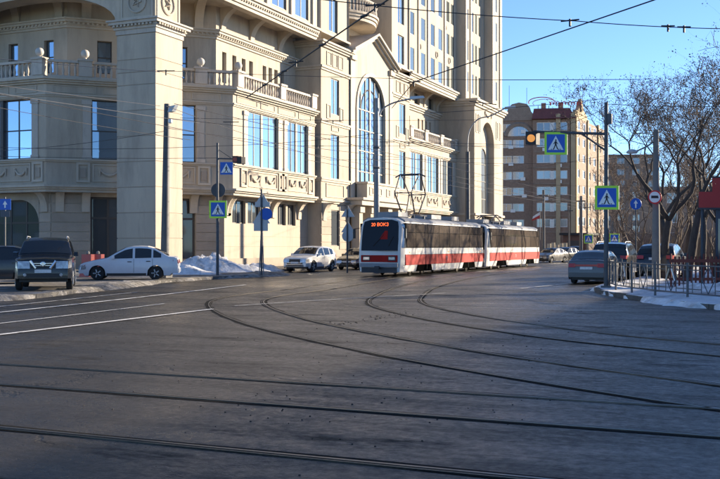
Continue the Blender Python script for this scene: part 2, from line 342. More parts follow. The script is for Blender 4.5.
# mud crumbs and lumps of dirt along the rails
mb = MB()
for k in range(300):
    if k < 90: i = rnd.random(); p = gnd(330+80*i+rnd.gauss(0,3), 326-13*i+rnd.gauss(0,1.2)); s_ = rnd.choice((.4,.6,.8,1.4))*rnd.uniform(0.010, 0.026)
    elif k < 215: p = gnd(rnd.uniform(80,560), rnd.uniform(300,420)); s_ = rnd.uniform(0.005, 0.012)
    elif k < 260: p = gnd(440+rnd.gauss(0,110), 336+rnd.gauss(0,12)); s_ = rnd.uniform(0.006, 0.02)
    else: p = gnd(300+rnd.gauss(0,90), 400+rnd.gauss(0,22)); s_ = rnd.uniform(0.005, 0.011)
    mb.lathe([(s_*0.9,-0.01),(s_,s_*0.15),(s_*0.6,s_*0.45),(s_*0.1,s_*0.5)], 6, (p.x, p.y, 0.004))
tag(mb.build('road_dirt', 'mud', fix=False), 'dark crumbs of mud scattered along the curved rails', 'dirt', kind='stuff')
# snow lying on the pavements
def snow_heap(name, label, cx, cy, rx, ry, h, seed, m='snow', rough=0.22, kind=None, rz=0.0):
    q = random.Random(seed); N = 26; g = [[0]*N for _ in range(N)]; bl = [(q.uniform(-.75,.75), q.uniform(-.75,.75), q.uniform(.12,.4), q.uniform(.25,1)) for _ in range(22)]
    mb = MB(); ca, sa = math.cos(rz), math.sin(rz)
    for i in range(N):
        for j in range(N):
            u, v = -1+2*i/(N-1), -1+2*j/(N-1); r = math.hypot(u, v); e = max(0, 1-r**2.2)
            z = e*(0.45+sum(a*math.exp(-((u-x)**2+(v-y)**2)/(s*s)) for x, y, s, a in bl)*0.32)*h*(1+q.uniform(-rough, rough)*0.5)+e*q.uniform(0, rough)*0.2*h
            jx, jy = (u+q.uniform(-.03,.03))*rx, (v+q.uniform(-.03,.03))*ry
            mb.v.append((cx+jx*ca-jy*sa, cy+jx*sa+jy*ca, 0.10+z if e > 0 else 0.05))
    for i in range(N-1):
        for j in range(N-1):
            a = i*N+j
            if any(mb.v[k][2] > 0.06 for k in (a, a+1, a+N, a+N+1)): mb.f += [(a, a+N, a+N+1, a+1)]
    return tag(mb.build(name, m, smooth=True), label, 'snow heap', None, kind)
p = at(207, 56); snow_heap('snow_heap', 'tall heap of cleared snow behind the pole with the lime crossing sign', p.x, p.y, 2.7, 1.5, 0.98, 3, rough=0.4, rz=R(40))
p = at(236, 57.5); snow_heap('snow_heap', 'low lumpy snow ridge along the sunlit wall behind the triple sign post', p.x, p.y, 2.2, 1.0, 0.48, 5, rough=0.45, rz=R(50))
p = at(262, 60); snow_heap('snow_heap', 'small snow mound by the wall left of the white crossover', p.x, p.y, 1.6, 0.8, 0.5, 8, rz=R(70))
p = at(186, 52); snow_heap('snow_heap', 'flat spill of snow right of the white sedan boot', p.x, p.y, 2.0, 1.1, 0.45, 9, rz=R(20))
p = gnd(700, 292, .12); snow_heap('snow_heap', 'bluish snow bank behind the kerb fence near the red stall', p.x+0.6, p.y+1.0, 2.4, 0.9, 0.28, 11, rz=R(-40))
def kerb_snow(name, label, line, side, m, w0, h0, seed, ymin, ymax):   # trodden ridge of snow along a kerb
    q = random.Random(seed); P_ = [Vector((*p_, 0)) for p_ in line]; pts = []
    for a, b_ in zip(P_, P_[1:]):
        k = max(1, int((b_-a).length/0.22)); pts += [a.lerp(b_, j/k) for j in range(k)]
    pts = [p_ for p_ in pts if ymin < p_.y < ymax and abs((p_.x*RX+p_.y*RY)/max(.1, p_.x*FX+p_.y*FY)) < .46]; mb = MB(); prev = None; ww = w0; hv = h0
    for i in range(len(pts)-1):
        t = (pts[i+1]-pts[i]).normalized(); nn = Vector((-t.y, t.x, 0))*side; ww = max(.12, min(2.2*w0, ww+q.gauss(0, w0*.22))); hv = max(0.0, min(2*h0, hv+q.gauss(0, h0*.3)))
        row = []
        for f_, hf in ((-.32-hv*2*q.random(),-1),(-.05,.3),(.4,1),(.65,.9),(.85,.5),(1.0,0)):
            o = pts[i]+nn*(ww*max(0,f_)+min(0,f_)*min(1,hv/h0)+.02+q.gauss(0,.02)); row.append((o.x, o.y, .004 if hf < 0 else .115+hv*hf*q.uniform(.6,1.3)+(.02 if hf else 0)))
        if prev:
            for j in range(5): mb.quad(prev[j], row[j], row[j+1], prev[j+1])
        prev = row
    return tag(mb.build(name, m, None, True, False), label, 'snow', kind='stuff')
kerb_snow('kerb_snow', 'dirty trodden snow ridge along the left kerb', LK, 1, 'dirty_snow', .5, .035, 4, 18, 49)
kerb_snow('kerb_snow', 'bluish snow strip along the right kerb under the fence', RK, -1, 'snow', 1.0, .10, 6, 20, 60)
# ------------------------------------------------------------------ cream corner building
BLD = thing('corner_building', 'large cream stone corner building with balustrades, free-standing pillar and tower', 'building', (-40,60,0))
def part(mb, name, m='cream', parent=None, smooth=False): return mb.build(name, m, parent or BLD, smooth)
FA = Fac((-80,48.3), (1,0), (0,-1)); FB = Fac((-42.4,48.3), (1,1), (1,-1)); FC = Fac((-34,0), (0,1), (1,0))
def low(n): return [(-80,48.3-n), (-90.7+1.4142*n+48.3-n, 48.3-n), (-34+n, -34+n+90.7-1.4142*n), (-34+n, 69.0)]
def up(n): return [(-80,50.87-n), (-93.8+1.4142*n+50.87-n, 50.87-n), (-36+n, -36+n+93.8-1.4142*n), (-36+n, 69.6)]
def band(fn, n0, n1, z0, z1, name, m='cream_trim', segs=(0,1,2)):
    a, b_ = fn(n0), fn(n1)
    for k in segs:
        q = [b_[k], b_[k+1], a[k+1], a[k]]
        part(MB().hexa([(x,y,z0) for x, y in q], [(x,y,z1) for x, y in q]), name, m)
def moulding(fn, z, name='cornice', steps=((0,.12,0,.14),(0,.26,.14,.30),(0,.40,.30,.46)), m='cream_trim', segs=(0,1,2)):
    for n0, n1, z0, z1 in steps: band(fn, n0-0.3, n1, z+z0+0.001, z+z1, name, m, segs)
def wall(F, s0, s1, z0, z1, ops, n=0.0, dep=0.35, name='wall', m='cream', arch=()):
    ss = sorted({s0, s1, *[v for o in ops for v in o[:2] if s0 < v < s1]}); zs = sorted({z0, z1, *[v for o in ops for v in o[2:4] if z0 < v < z1]}); mb = MB()
    for a, b_ in zip(ss, ss[1:]):
        for c_, d in zip(zs, zs[1:]):
            ms, mz = (a+b_)/2, (c_+d)/2
            if not any(o[0] < ms < o[1] and o[2] < mz < o[3] for o in ops): mb.quad(F.P(a,c_,n), F.P(b_,c_,n), F.P(b_,d,n), F.P(a,d,n))
    for a, b_, c_, d in [o[:4] for o in ops]:
        mb.quad(F.P(a,c_,n), F.P(a,d,n), F.P(a,d,n-dep), F.P(a,c_,n-dep)); mb.quad(F.P(b_,c_,n), F.P(b_,d,n), F.P(b_,d,n-dep), F.P(b_,c_,n-dep))
        mb.quad(F.P(a,d,n), F.P(b_,d,n), F.P(b_,d,n-dep), F.P(a,d,n-dep)); mb.quad(F.P(a,c_,n), F.P(b_,c_,n), F.P(b_,c_,n-dep), F.P(a,c_,n-dep))
    return part(mb, name, m)
def window(F, s0, s1, z0, z1, n, cols=2, rows=1, glass='mirror_glass', fm='frame_dark', fw=0.07, par=None, top=None, splits=None):
    """frame with bars; every pane is a child.  splits: own column edges"""
    mb = MB(); e = splits or [s0+(s1-s0)*k/cols for k in range(cols+1)]; zz = [z0+(z1-z0)*k/rows for k in range(rows+1)]
    if top: zz = [z0, top, z1]
    for k, s in enumerate(e):
        a = s if k == 0 else s-fw/2; b_ = s+fw if k == 0 else s+fw/2
        if k == len(e)-1: a, b_ = s-fw, s
        mb.fbox(F, a, b_, z0, z1, n-0.03, n+0.03)
    for k, z in enumerate(zz):
        a = z if k == 0 else z-fw/2; b_ = z+fw if k == 0 else z+fw/2
        if k == len(zz)-1: a, b_ = z-fw, z
        for i in range(len(e)-1): mb.fbox(F, e[i]+(fw if i == 0 else fw/2), e[i+1]-(fw if i == len(e)-2 else fw/2), a, b_, n-0.028, n+0.028)
    wo = mb.build('window', fm, par or BLD)
    for i in range(len(e)-1):
        for k in range(len(zz)-1):
            tl = rnd.uniform(-0.006, 0.006); t2 = rnd.uniform(-0.006, 0.006); P = F.P
            MB().quad(P(e[i]+fw/2,zz[k]+fw/2,n+tl), P(e[i+1]-fw/2,zz[k]+fw/2,n-tl), P(e[i+1]-fw/2,zz[k+1]-fw/2,n-tl+t2), P(e[i]+fw/2,zz[k+1]-fw/2,n+tl+t2)).build('pane', glass, wo)
    return wo
def frame_panel(F, s0, s1, z0, z1, n, name='panel', m='cream_trim', t=0.09, rel=0.06):
    mb = MB(); mb.fbox(F,s0,s1,z0,z0+t,n-.05,n+rel); mb.fbox(F,s0,s1,z1-t,z1,n-.05,n+rel); mb.fbox(F,s0,s0+t,z0+t,z1-t,n-.05,n+rel-.003); mb.fbox(F,s1-t,s1,z0+t,z1-t,n-.05,n+rel-.003)
    return part(mb, name, m)
def garland(F, sc_, z, w_, h_, n):                       # carved swag hung between two points
    mb = MB(); pts = [F.P(sc_-w_/2+w_*k/12, z-h_*(1-((k-6)/6)**2), n+0.05) for k in range(13)]
    mb.tube(pts, [0.04+0.06*(1-abs(k-6)/6) for k in range(13)], 6)
    for s in (-1, 1): mb.tube([F.P(sc_+s*w_/2,z+.05,n+.05), F.P(sc_+s*w_/2,z-h_*1.1,n+.04)], [0.09,0.03], 6)
    return part(mb, 'garland', 'cream_trim')
# --- ground floor (recessed), courses of rusticated stone
gA = Fac((-80,49.2), (1,0), (0,-1)); cA = low(-0.9)
gB = Fac(cA[1], (1,1), (1,-1)); LB = (Vector(cA[2])-Vector(cA[1])).length; gC = Fac((-34.9,0), (0,1), (1,0)); yC = cA[2][1]
def courses(F, s0, s1, ops, z0=0.7, z1=4.9, h=0.6, n=0.0):
    k = int(round((z1-z0)/h)); h = (z1-z0)/k
    for i in range(k):
        a0, a1 = z0+i*h+0.025, z0+(i+1)*h-0.025; cuts = [s0]
        for o in sorted(ops):
            if o[2] < a1 and o[3] > a0: cuts += [o[0]-0.02, o[1]+0.02]
        cuts.append(s1)
        for a, b_ in zip(cuts[::2], cuts[1::2]):
            if b_-a > 0.15: part(MB().fbox(F, a, b_, a0, a1, n-0.05, n+0.055), 'stone_course', 'stone_band')
sA = 80+cA[1][0]
opA = [(sA-6.1, sA-0.95, 0.15, 4.55), (sA-14.6, sA-9.5, 0.15, 4.55)]; wall(gA, 0, sA, 0, 5.3, opA); courses(gA, sA-24, sA-0.02, opA)
for o in opA:
    window(gA, o[0], o[1], o[2], o[3], -0.30, 4, 3, 'dark_glass', fw=0.12)
    # arched head: spandrels in the corners
    for sg in (0, 1):
        c0 = o[0] if sg == 0 else o[1]; d = 1 if sg == 0 else -1; rr = 1.5
        pts = [(c0, o[3])]+[(c0+d*(rr-rr*math.cos(a)), o[3]-rr+rr*math.sin(a)) for a in [math.pi/2*k/8 for k in range(8, -1, -1)]]
        part(MB().fprism(gA, pts, -0.33, 0.057), 'arch_spandrel')
opB = [(2.4, LB-1.95, 0.15, 4.75)]; wall(gB, 0, LB, 0, 5.3, opB); courses(gB, 0.02, LB-0.02, opB)
window(gB, 2.4, LB-1.95, 0.15, 4.75, -0.32, 6, 1, 'dark_glass', fw=0.14, top=3.4)
gws = [(58.1,59.9,3.15,4.75),(60.2,62.0,3.15,4.75),(64.6,65.9,3.15,4.75),(66.2,67.5,3.15,4.75)]
wall(gC, yC, 69.6, 0, 5.3, gws)
for o in gws: window(gC, o[0], o[1], o[2], o[3], -0.22, 2, 1, 'dark_glass', fw=0.08)
for z in (0.75,): band(lambda n: low(n-0.9), -0.2, 0.14, 0, z, 'plinth', 'stone_band')
for k in range(4): part(MB().fbox(gC, yC+.1, 69.5, 1.55+k*0.72, 1.575+k*0.72, 0, 0.012), 'joint_line', 'stone_band') if k < 2 else None
# --- ledge over the ground floor with curved consoles, parapet with panels
moulding(low, 4.98, 'ledge', ((-0.8,.06,0,.18),(-0.8,.20,.18,.30),(-0.8,.34,.30,.44)))
def console(F, s, w_, z, dep, h, n, name='console', m='cream_trim'):   # quarter-curved bracket under a ledge
    pr = [(n-0.1, z-h), (n+0.12, z-h)]+[(n+0.12+(dep-0.12)*(1-math.cos(a)), z-h+0.15+(h-0.15)*math.sin(a)) for a in [math.pi/2*k/8 for k in range(9)]]+[(n-0.1, z)]
    i = len(pr); mb = MB(); mb.v = [tuple(F.P(s-w_/2, b_, a)) for a, b_ in pr]+[tuple(F.P(s+w_/2, b_, a)) for a, b_ in pr]
    mb.f = [tuple(reversed(range(i))), tuple(range(i, 2*i))]+[(k, (k+1) % i, i+(k+1) % i, i+k) for k in range(i)]
    return part(mb, name, m)
for s in (yC+0.45, 57.65, 62.6, 63.9, 68.0): console(gC, s, 0.5, 4.97, 0.95, 1.3, 0.0)
for s in (0.5, 2.1, LB-2.1, LB-0.5): console(gB, s, 0.5, 4.97, 0.95, 1.2, 0.05)
for s in (sA-0.45, sA-6.6, sA-9.0, sA-15.2): console(gA, s, 0.5, 4.97, 0.95, 1.2, 0.05)
# --- parapet, first floor windows, entablature
sAl = 80-42.4
WA = [(sAl-6.2, sAl-1.15), (sAl-14.5, sAl-9.4)]; WB = [(2.75, 9.4)]; WC = [(58.6,62.9),(64.4,67.7)]
def storey(F, s0, s1, wins, zb=7.08, zt=10.85):
    wall(F, s0, s1, 5.3, 12.0, [(a, b_, zb, zt) for a, b_ in wins], dep=0.42)
storey(FA, 0, sAl, WA); storey(FB, 0, 11.88, WB); storey(FC, 56.7, 69.0, WC)
for F, ws in ((FA, WA), (FB, WB), (FC, WC)):
    for a, b_ in ws:
        sp = None; k = 4 if b_-a < 4.6 else 5
        window(F, a, b_, 7.08, 10.85, -0.30 if F is not FC else -0.14, 4, 1, fw=0.08, top=8.9 if F is not FC else None)
        mid_ = (a+b_)/2
        part(MB().fbox(F, mid_-0.13, mid_+0.13, 7.08, 10.85, -0.28, -0.08), 'mullion_pier', 'frame_dark' if F is not FC else 'cream_trim')
        for s in (a-0.55, b_+0.05):
            part(MB().fbox(F, s, s+0.5, 7.3, 10.5, -0.05, 0.07), 'pilaster', 'pale_stone'); part(MB().fbox(F, s-0.06, s+0.56, 10.5, 10.78, -0.05, 0.12), 'pilaster_capital', 'pale_stone'); part(MB().fbox(F, s-0.05, s+0.55, 7.08, 7.3, -0.05, 0.11), 'pilaster_base', 'pale_stone')
        frame_panel(F, a+0.05, b_-0.05, 5.66, 6.78, 0.0)
        k = 3 if b_-a > 4.6 else 2
        for i in range(k): garland(F, a+(i+0.5)*(b_-a)/k, 6.45, (b_-a)/k*0.55, 0.38, 0.01)
        for s in (a-0.95, b_+0.1): frame_panel(F, s, s+0.85, 5.6, 6.85, 0.03, t=0.14, rel=0.07); part(MB().fbox(F, s+.25, s+.6, 5.9, 6.5, 0.0, 0.06), 'boss', 'stone_band')
moulding(low, 6.86, 'parapet_coping', ((0,.10,0,.10),(0,.20,.10,.20)))
moulding(low, 10.92, 'architrave', ((0,.07,0,.10),(0,.14,.10,.20)))
for F, s0, s1 in ((FA, sAl-16, sAl-0.3), (FB, 0.3, 11.5), (FC, 57.1, 68.7)):
    k = max(2, int((s1-s0)/2.4)); st = (s1-s0)/k
    for i in range(k):
        w_ = 0.35 if i % 2 else 0.0
        frame_panel(F, s0+i*st+0.08+w_, s0+(i+1)*st-0.08-w_, 11.2, 11.66, 0.0, t=0.05, rel=0.045)
moulding(low, 11.72, 'cornice', ((0,.16,0,.12),(0,.32,.12,.24),(0,.46,.24,.36)))
part(MB().poly([low(-.05)[0], low(-.05)[1], low(-.05)[2], low(-.05)[3], (-80,69)], 11.5, 12.02), 'terrace', 'roof_grey')
# --- balustrade
bal = MB().lathe([(0.085,0),(0.085,0.06),(0.05,0.09),(0.075,0.2),(0.095,0.32),(0.07,0.48),(0.045,0.62),(0.06,0.72),(0.085,0.76),(0.085,0.82)], 8).mesh('baluster', 'pale_stone', True)
def balustrade(F, s0, s1, peds, n=0.02, z=12.1, balls=()):
    peds = sorted(peds)
    part(MB().fbox(F, s0, s1, z-0.03, z+0.14, n-0.17, n+0.17), 'balustrade_base', 'pale_stone')
    edges = [s0]
    for p_ in peds: edges += [p_-0.42, p_+0.42]
    edges.append(s1)
    for p_ in peds:
        pd = MB(); pd.fbox(F, p_-0.4, p_+0.4, z+0.14, z+1.10, n-0.24, n+0.24); part(pd, 'pedestal', 'pale_stone')
        part(MB().fbox(F, p_-0.47, p_+0.47, z+1.10, z+1.24, n-0.31, n+0.31), 'pedestal_cap', 'pale_stone')
    for b_ in balls:
        pr = [(0.02,0)]+[(max(0.02, 0.27*math.sin(math.pi*k/10)), 0.27-0.27*math.cos(math.pi*k/10)) for k in range(1, 11)]
        x, y, zz = F.P(b_, z+1.33, n); mb = MB().lathe(pr, 14, (x, y, zz)); mb.lathe([(0.13,-0.10),(0.08,0.03)], 10, (x, y, zz)); part(mb, 'stone_ball', 'white_stone', smooth=True)
    for a, b_ in zip(edges[::2], edges[1::2]):
        if b_-a < 0.3: continue
        part(MB().fbox(F, a, b_, z+0.96, z+1.12, n-0.16, n+0.16), 'handrail', 'pale_stone')
        k = max(1, int((b_-a)/0.33)); 
        for i in range(k):
            s = a+(i+0.5)*(b_-a)/k; inst('baluster', bal, BLD, F.P(s, z+0.14, n))
balustrade(FA, sAl-18, sAl-0.05, [sAl-0.5, sAl-6.6, sAl-12.6], balls=[sAl-0.5, sAl-6.6])
balustrade(FB, 0.1, 11.8, [2.35, 9.7], balls=[2.35, 9.7])
balustrade(FC, 56.9, 68.9, [57.35, 63.4, 68.5], balls=[57.35])
# --- second floor, set back; brackets and overhang above
uA = Fac((-80,50.87), (1,0), (0,-1)); uB = Fac((-42.93,50.87), (1,1), (1,-1)); uC = Fac((-36,0), (0,1), (1,0)); LU = 9.8
sU = 80-42.93
w3A = [(sU-1.9,sU-1.1),(sU-4.9,sU-4.1),(sU-7.9,sU-7.1)]; w3B = [(1.9,2.85),(4.3,5.25),(6.9,7.85)]; w3C = [(58.6,59.15),(59.95,60.5),(61.25,61.8),(62.3,62.85),(64.3,64.85),(65.2,65.75),(66.1,66.65),(67.1,67.65)]
for F, s0, s1, ws in ((uA, 0, sU, w3A), (uB, 0, LU, w3B), (uC, 57.8, 69.6, w3C)):
    wall(F, s0, s1, 12.0, 18.2, [(a, b_, 12.9, 15.05) for a, b_ in ws], dep=0.4)
    for a, b_ in ws: window(F, a, b_, 12.9, 15.05, -0.28, 1, 2, fw=0.08)
moulding(up, 15.75, 'cornice', ((0,.10,0,.16),(0,.20,.16,.34),(0,.36,.34,.50),(0,.46,.50,.60)))
dent = MB().box(-0.07,0.07,-0.05,0.05,0,0.11).mesh('dentil', 'cream_trim')
for F, s0, s1 in ((uC, 57.9, 69.4), (uB, 0.1, LU), (uA, sU-8, sU)):
    a = s0
    while a < s1: o = inst('dentil', dent, BLD, F.P(a, 15.98, 0.24), (0,0,math.atan2(F.D.y,F.D.x))); a += 0.30
for s in (58.6, 62.6, 66.9): console(uC, s, 0.55, 18.0, 1.75, 1.62, 0.0, 'bracket')
for s in (1.2, 4.9, 8.6): console(uB, s, 0.6, 18.0, 1.6, 1.62, 0.0, 'bracket')
for s in (sU-0.6, sU-4.2, sU-8.4): console(uA, s, 0.6, 18.0, 1.6, 1.62, 0.0, 'bracket')
part(MB().poly([(-80,47.9),(-33.95,47.9),(-33.95,69.3),(-80,69.3)], 18.0, 18.4), 'soffit', 'cream')
oA = Fac((-80,47.75), (1,0), (0,-1)); oC = Fac((-33.85,0), (0,1), (1,0))
for F, s0, s1 in ((oA, 20, 46.15), (oC, 47.75, 69.0)):
    for z0, z1, nn in ((17.62,17.85,0.05),(17.85,18.15,0.16),(18.15,18.32,0.28),(18.32,18.5,0.42)): part(MB().fbox(F, s0, s1+(nn if F is oA else 0), z0, z1-.002, -0.5, nn), 'overhang_cornice', 'cream_trim')
    a = s0
    while a < s1: inst('dentil', dent, BLD, F.P(a, 18.04, 0.20), (0,0,math.atan2(F.D.y,F.D.x))); a += 0.32
uw = [(18.9,21.6),(22.7,25.2),(26.2,28.7)]
def upper(F, s0, s1, cols, n=0.0, rows=uw, z0=18.4, z1=31, cc=2):
    wall(F, s0, s1, z0, z1, [(a, b_, c_, d) for a, b_ in cols for c_, d in rows], n, 0.3)
    for a, b_ in cols:
        for c_, d in rows: window(F, a, b_, c_, d, n-0.12, cc, 1, fw=0.07)
upper(oC, 47.75, 69.3, [(58.2,60.4),(62.0,64.2),(65.6,67.8),(54.4,56.6),(50.4,52.6)], -0.1)
for a in (57.4, 61.0, 64.7, 68.3): part(MB().fbox(oC, a, a+0.5, 18.5, 31, -0.15, 0.06), 'pilaster', 'cream_trim')
upper(oA, 20, 46.15, [(40,43),(34,37),(28,31)], -0.1)
# --- free-standing corner pillar
PX0, PX1, PY0, PY1 = -36.55, -33.8, 47.7, 50.45
def ring(x0, x1, y0, y1, z0, z1, e, name, m='pale_stone'): return part(MB().box(x0-e, x1+e, y0-e, y1+e, z0, z1), name, m)
def pillar(x0, x1, y0, y1):
    ring(x0,x1,y0,y1, 0.0, 0.55, 0.12, 'pillar_base', 'stone_band'); zz = 0.55; k = 0
    part(MB().box(x0+.03,x1-.03,y0+.03,y1-.03,0.5,14.5), 'pillar_core', 'stone_band')
    for h in (1.5,1.5,1.5,1.5,1.5,1.5,1.5,0.75,0.75,1.5):
        ring(x0,x1,y0,y1, zz+0.03, zz+h-0.03, 0.0, 'pillar_block', 'cream'); zz += h
    ring(x0,x1,y0,y1, zz, zz+.28, 0.06, 'pillar_necking'); ring(x0,x1,y0,y1, zz+.28, zz+.42, 0.14, 'pillar_capital')
    ring(x0,x1,y0,y1, zz+.55, zz+.72, 0.36, 'pillar_capital'); ring(x0,x1,y0,y1, zz+.72, zz+.82, 0.46, 'pillar_capital'); ring(x0,x1,y0,y1, zz+.42, zz+.55, 0.20, 'pillar_capital')
    a = 0.1
    while a < x1-x0+0.2: inst('dentil', dent, BLD, (x0-0.1+a, y0-0.27, zz+.43)); a += 0.26
    a = 0.1
    while a < y1-y0+0.2: inst('dentil', dent, BLD, (x1+0.27, y0-0.1+a, zz+.43), (0,0,R(90))); a += 0.26
    ring(x0,x1,y0,y1, zz+.82, 18.0, -0.10, 'pillar_frieze', 'cream'); return zz
zc = pillar(PX0, PX1, PY0, PY1); pillar(-54.2,-51.45,PY0,PY1)
for F, s in ((Fac((PX0,PY0+.1), (1,0), (0,-1)), 1.37), (Fac((PX1-.1,PY0), (0,1), (1,0)), 1.37)):
    frame_panel(F, 0.25, 2.5, zc+.95, zc+2.9, 0.0, t=0.08, rel=0.05)
    mb = MB(); mb.tube([F.P(s+0.62*math.cos(2*math.pi*k/20), zc+1.9+0.62*math.sin(2*math.pi*k/20), 0.03) for k in range(21)], 0.06, 6)
    mb.tube([F.P(s+0.3*math.cos(2*math.pi*k/5*2), zc+1.9+0.3*math.sin(2*math.pi*k/5*2), 0.03) for k in range(6)], 0.06, 5); part(mb, 'rosette', 'cream_trim')
# arch between the two pillars
pts = [(-51.6,zc+.82),(-51.6,18.0),(-36.4,18.0),(-36.4,zc+.82)]+[(-44.0+7.25*math.cos(a), zc+.85+2.1*math.sin(a)) for a in [math.pi*k/20 for k in range(21)]]
mb = MB(); i = len(pts); mb.v = [(x,47.85,z) for x, z in pts]+[(x,49.2,z) for x, z in pts]
mb.f = [tuple(range(i)), tuple(range(2*i-1, i-1, -1))]+[(k, (k+1) % i, i+(k+1) % i, i+k) for k in range(i)]; part(mb, 'portico_arch', 'cream')
# --- risalits, gabled bay, second wing, tower
def risalit(y0, y1, wc, side0=True):
    F = Fac((-33.75,0), (0,1), (1,0)); ops = [(wc-0.8,wc+0.8,z0,z1) for z0, z1 in ((1.6,4.5),(6.95,10.6),(12.2,15.1))]
    wall(F, y0, y1, 0, 17.4, ops, 0, 0.3)
    for k, o in enumerate(ops): window(F, *o, -0.12, 1 if k == 0 else 2, 1, 'dark_glass' if k == 0 else 'mirror_glass', fw=0.08)
    q = Fac((-40,y0), (1,0), (0,-1)); wall(q, 0, 6.25, 0, 31, []); q = Fac((-40,y1), (1,0), (0,1)); wall(q, 0, 6.25, 0, 31, [])
    def bd(z0, z1, e, name='string_course'): part(MB().box(-36.5, -33.75+e, y0-e, y1+e, z0, z1), name, 'cream_trim')
    for z, st in ((5.0, (.12,.26)), (6.7,(.08,.14)), (11.3,(.08,.16)), (15.5,(.10,.20)), (17.3,(.16,.30,.42)), (18.4,(.1,))):
        for k, e in enumerate(st): bd(z+k*0.16+.002*k, z+(k+1)*0.16, e, 'cornice')
    frame_panel(F, wc-1.6, wc-0.9, 11.75, 12.9, 0.0); frame_panel(F, wc+0.9, wc+1.6, 11.75, 12.9, 0.0); frame_panel(F, wc-.7, wc+.7, 10.85, 11.25, 0.0, t=.05)
    for a in (-1.6, -0.5, 0.6): frame_panel(F, wc+a, wc+a+0.9, 16.0, 17.1, 0.0, t=.07)
    frame_panel(F, wc-1.7, wc+1.7, 5.5, 6.6, 0.0)
    wall(F, y0, y1, 18.4, 31, [(wc-.85,wc+.85,a,b_) for a, b_ in uw], -0.15, 0.3)
    for a, b_ in uw: window(F, wc-.85, wc+.85, a, b_, -0.3, 2, 1, fw=0.07)
    courses(F, y0+.02, y1-.02, ops[:1], 0.7, 4.9)
    console(F, y0+.5, .6, 5.0, 0.9, 1.4, 0.0); console(F, y1-.5, .6, 5.0, 0.9, 1.4, 0.0)
risalit(69.6, 75.0, 72.2); risalit(84.6, 89.2, 87.3)
# gabled bay with the tall arched window
F = Fac((-33.68,0), (0,1), (1,0)); gc, gw, spring = 79.6, 3.05, 13.35
N = 16; ar = [(gc+gw*math.cos(math.pi*k/N), spring+gw*math.sin(math.pi*k/N)) for k in range(N+1)]
pts = [(75.0,5.4),(gc-gw,5.4),(gc-gw,6.95)]; 
mb = MB(); P = F.P
mb.quad(P(75.0,5.3),P(84.6,5.3),P(84.6,6.95),P(75.0,6.95)); mb.quad(P(75.0,6.95),P(gc-gw,6.95),P(gc-gw,spring),P(75.0,spring)); mb.quad(P(gc+gw,6.95),P(84.6,6.95),P(84.6,spring),P(gc+gw,spring))
def gz(s): return 17.6+2.0*(1-abs(s-79.8)/4.8)
mb.quad(P(75.0,spring),P(gc-gw,spring),P(gc-gw,gz(gc-gw)),P(75.0,gz(75.0))); mb.quad(P(gc+gw,spring),P(84.6,spring),P(84.6,gz(84.6)),P(gc+gw,gz(gc+gw)))
for a, b_ in zip(ar, ar[1:]): mb.quad(P(a[0],a[1]),P(b_[0],b_[1]),P(b_[0],gz(b_[0])),P(a[0],gz(a[0]))); mb.quad(P(a[0],a[1]),P(b_[0],b_[1]),P(b_[0],b_[1],-.45),P(a[0],a[1],-.45))
for s in (gc-gw, gc+gw): mb.quad(P(s,6.95),P(s,spring),P(s,spring,-.45),P(s,6.95,-.45))
part(mb, 'gable_wall')
wo = MB()
for k in range(1, 6): s = gc-gw+k*gw/3; top = spring+math.sqrt(max(0, gw*gw-(s-gc)**2)); wo.fbox(F, s-(.14 if k == 3 else .05), s+(.14 if k == 3 else .05), 6.95, top, -.24, -.12)
for z in (8.0, 9.8, 11.6, 13.35): wo.fbox(F, gc-gw, gc+gw, z-.05, z+.05, -.23, -.13)
for rr in (gw-.06, gw*0.62): wo.tube([P(gc+rr*math.cos(math.pi*k/N), spring+rr*math.sin(math.pi*k/N), -.18) for k in range(N+1)], .07, 5)
for s in (-1, 1):
    wo.tube([P(gc+s*0.25, 8+k*0.55, -.15) if k % 2 == 0 else P(gc+s*1.0, 8+k*0.55, -.15) for k in range(13)], .018, 4)
wo = part(wo, 'arched_window', 'frame_dark')
for k in range(6):
    a, b_ = gc-gw+k*gw/3, gc-gw+(k+1)*gw/3; zs = [6.95,8.0,9.8,11.6,13.35]; 
    for c_, d in zip(zs, zs[1:]): tl = rnd.uniform(-.006,.006); MB().quad(P(a,c_,-.19+tl),P(b_,c_,-.19-tl),P(b_,d,-.19-tl),P(a,d,-.19+tl)).build('pane', 'mirror_glass', wo)
    ss = [a+(b_-a)*j/4 for j in range(5)]; MB().quad(P(a,13.35,-.19),P(b_,13.35,-.19),*[P(s,13.35+math.sqrt(max(0,gw*gw-(s-gc)**2)),-.19) for s in reversed(ss)]).build('pane', 'mirror_glass', wo)
arch_o = [(gc+(gw+.35)*math.cos(math.pi*k/N), spring+(gw+.35)*math.sin(math.pi*k/N)) for k in range(N+1)]
mb = MB(); q = ar+arch_o[::-1]
for k in range(N): mb.hexa([P(*ar[k],-.02),P(*ar[k+1],-.02),P(*arch_o[k+1],-.02),P(*arch_o[k],-.02)], [P(*ar[k],.10),P(*ar[k+1],.10),P(*arch_o[k+1],.10),P(*arch_o[k],.10)])
part(mb, 'archivolt', 'cream_trim')
for s in (gc-gw-.36, gc+gw+.01): part(MB().fbox(F, s, s+.35, 6.95, spring, -.02, .10), 'window_surround', 'cream_trim')
for s in (75.05, 83.75): part(MB().fbox(F, s, s+.8, 5.4, 17.2, -.02, .08), 'giant_pilaster', 'cream_trim'); part(MB().fbox(F, s-.12, s+.92, 17.2, 17.65, -.02, .26), 'pilaster_capital', 'cream_trim')
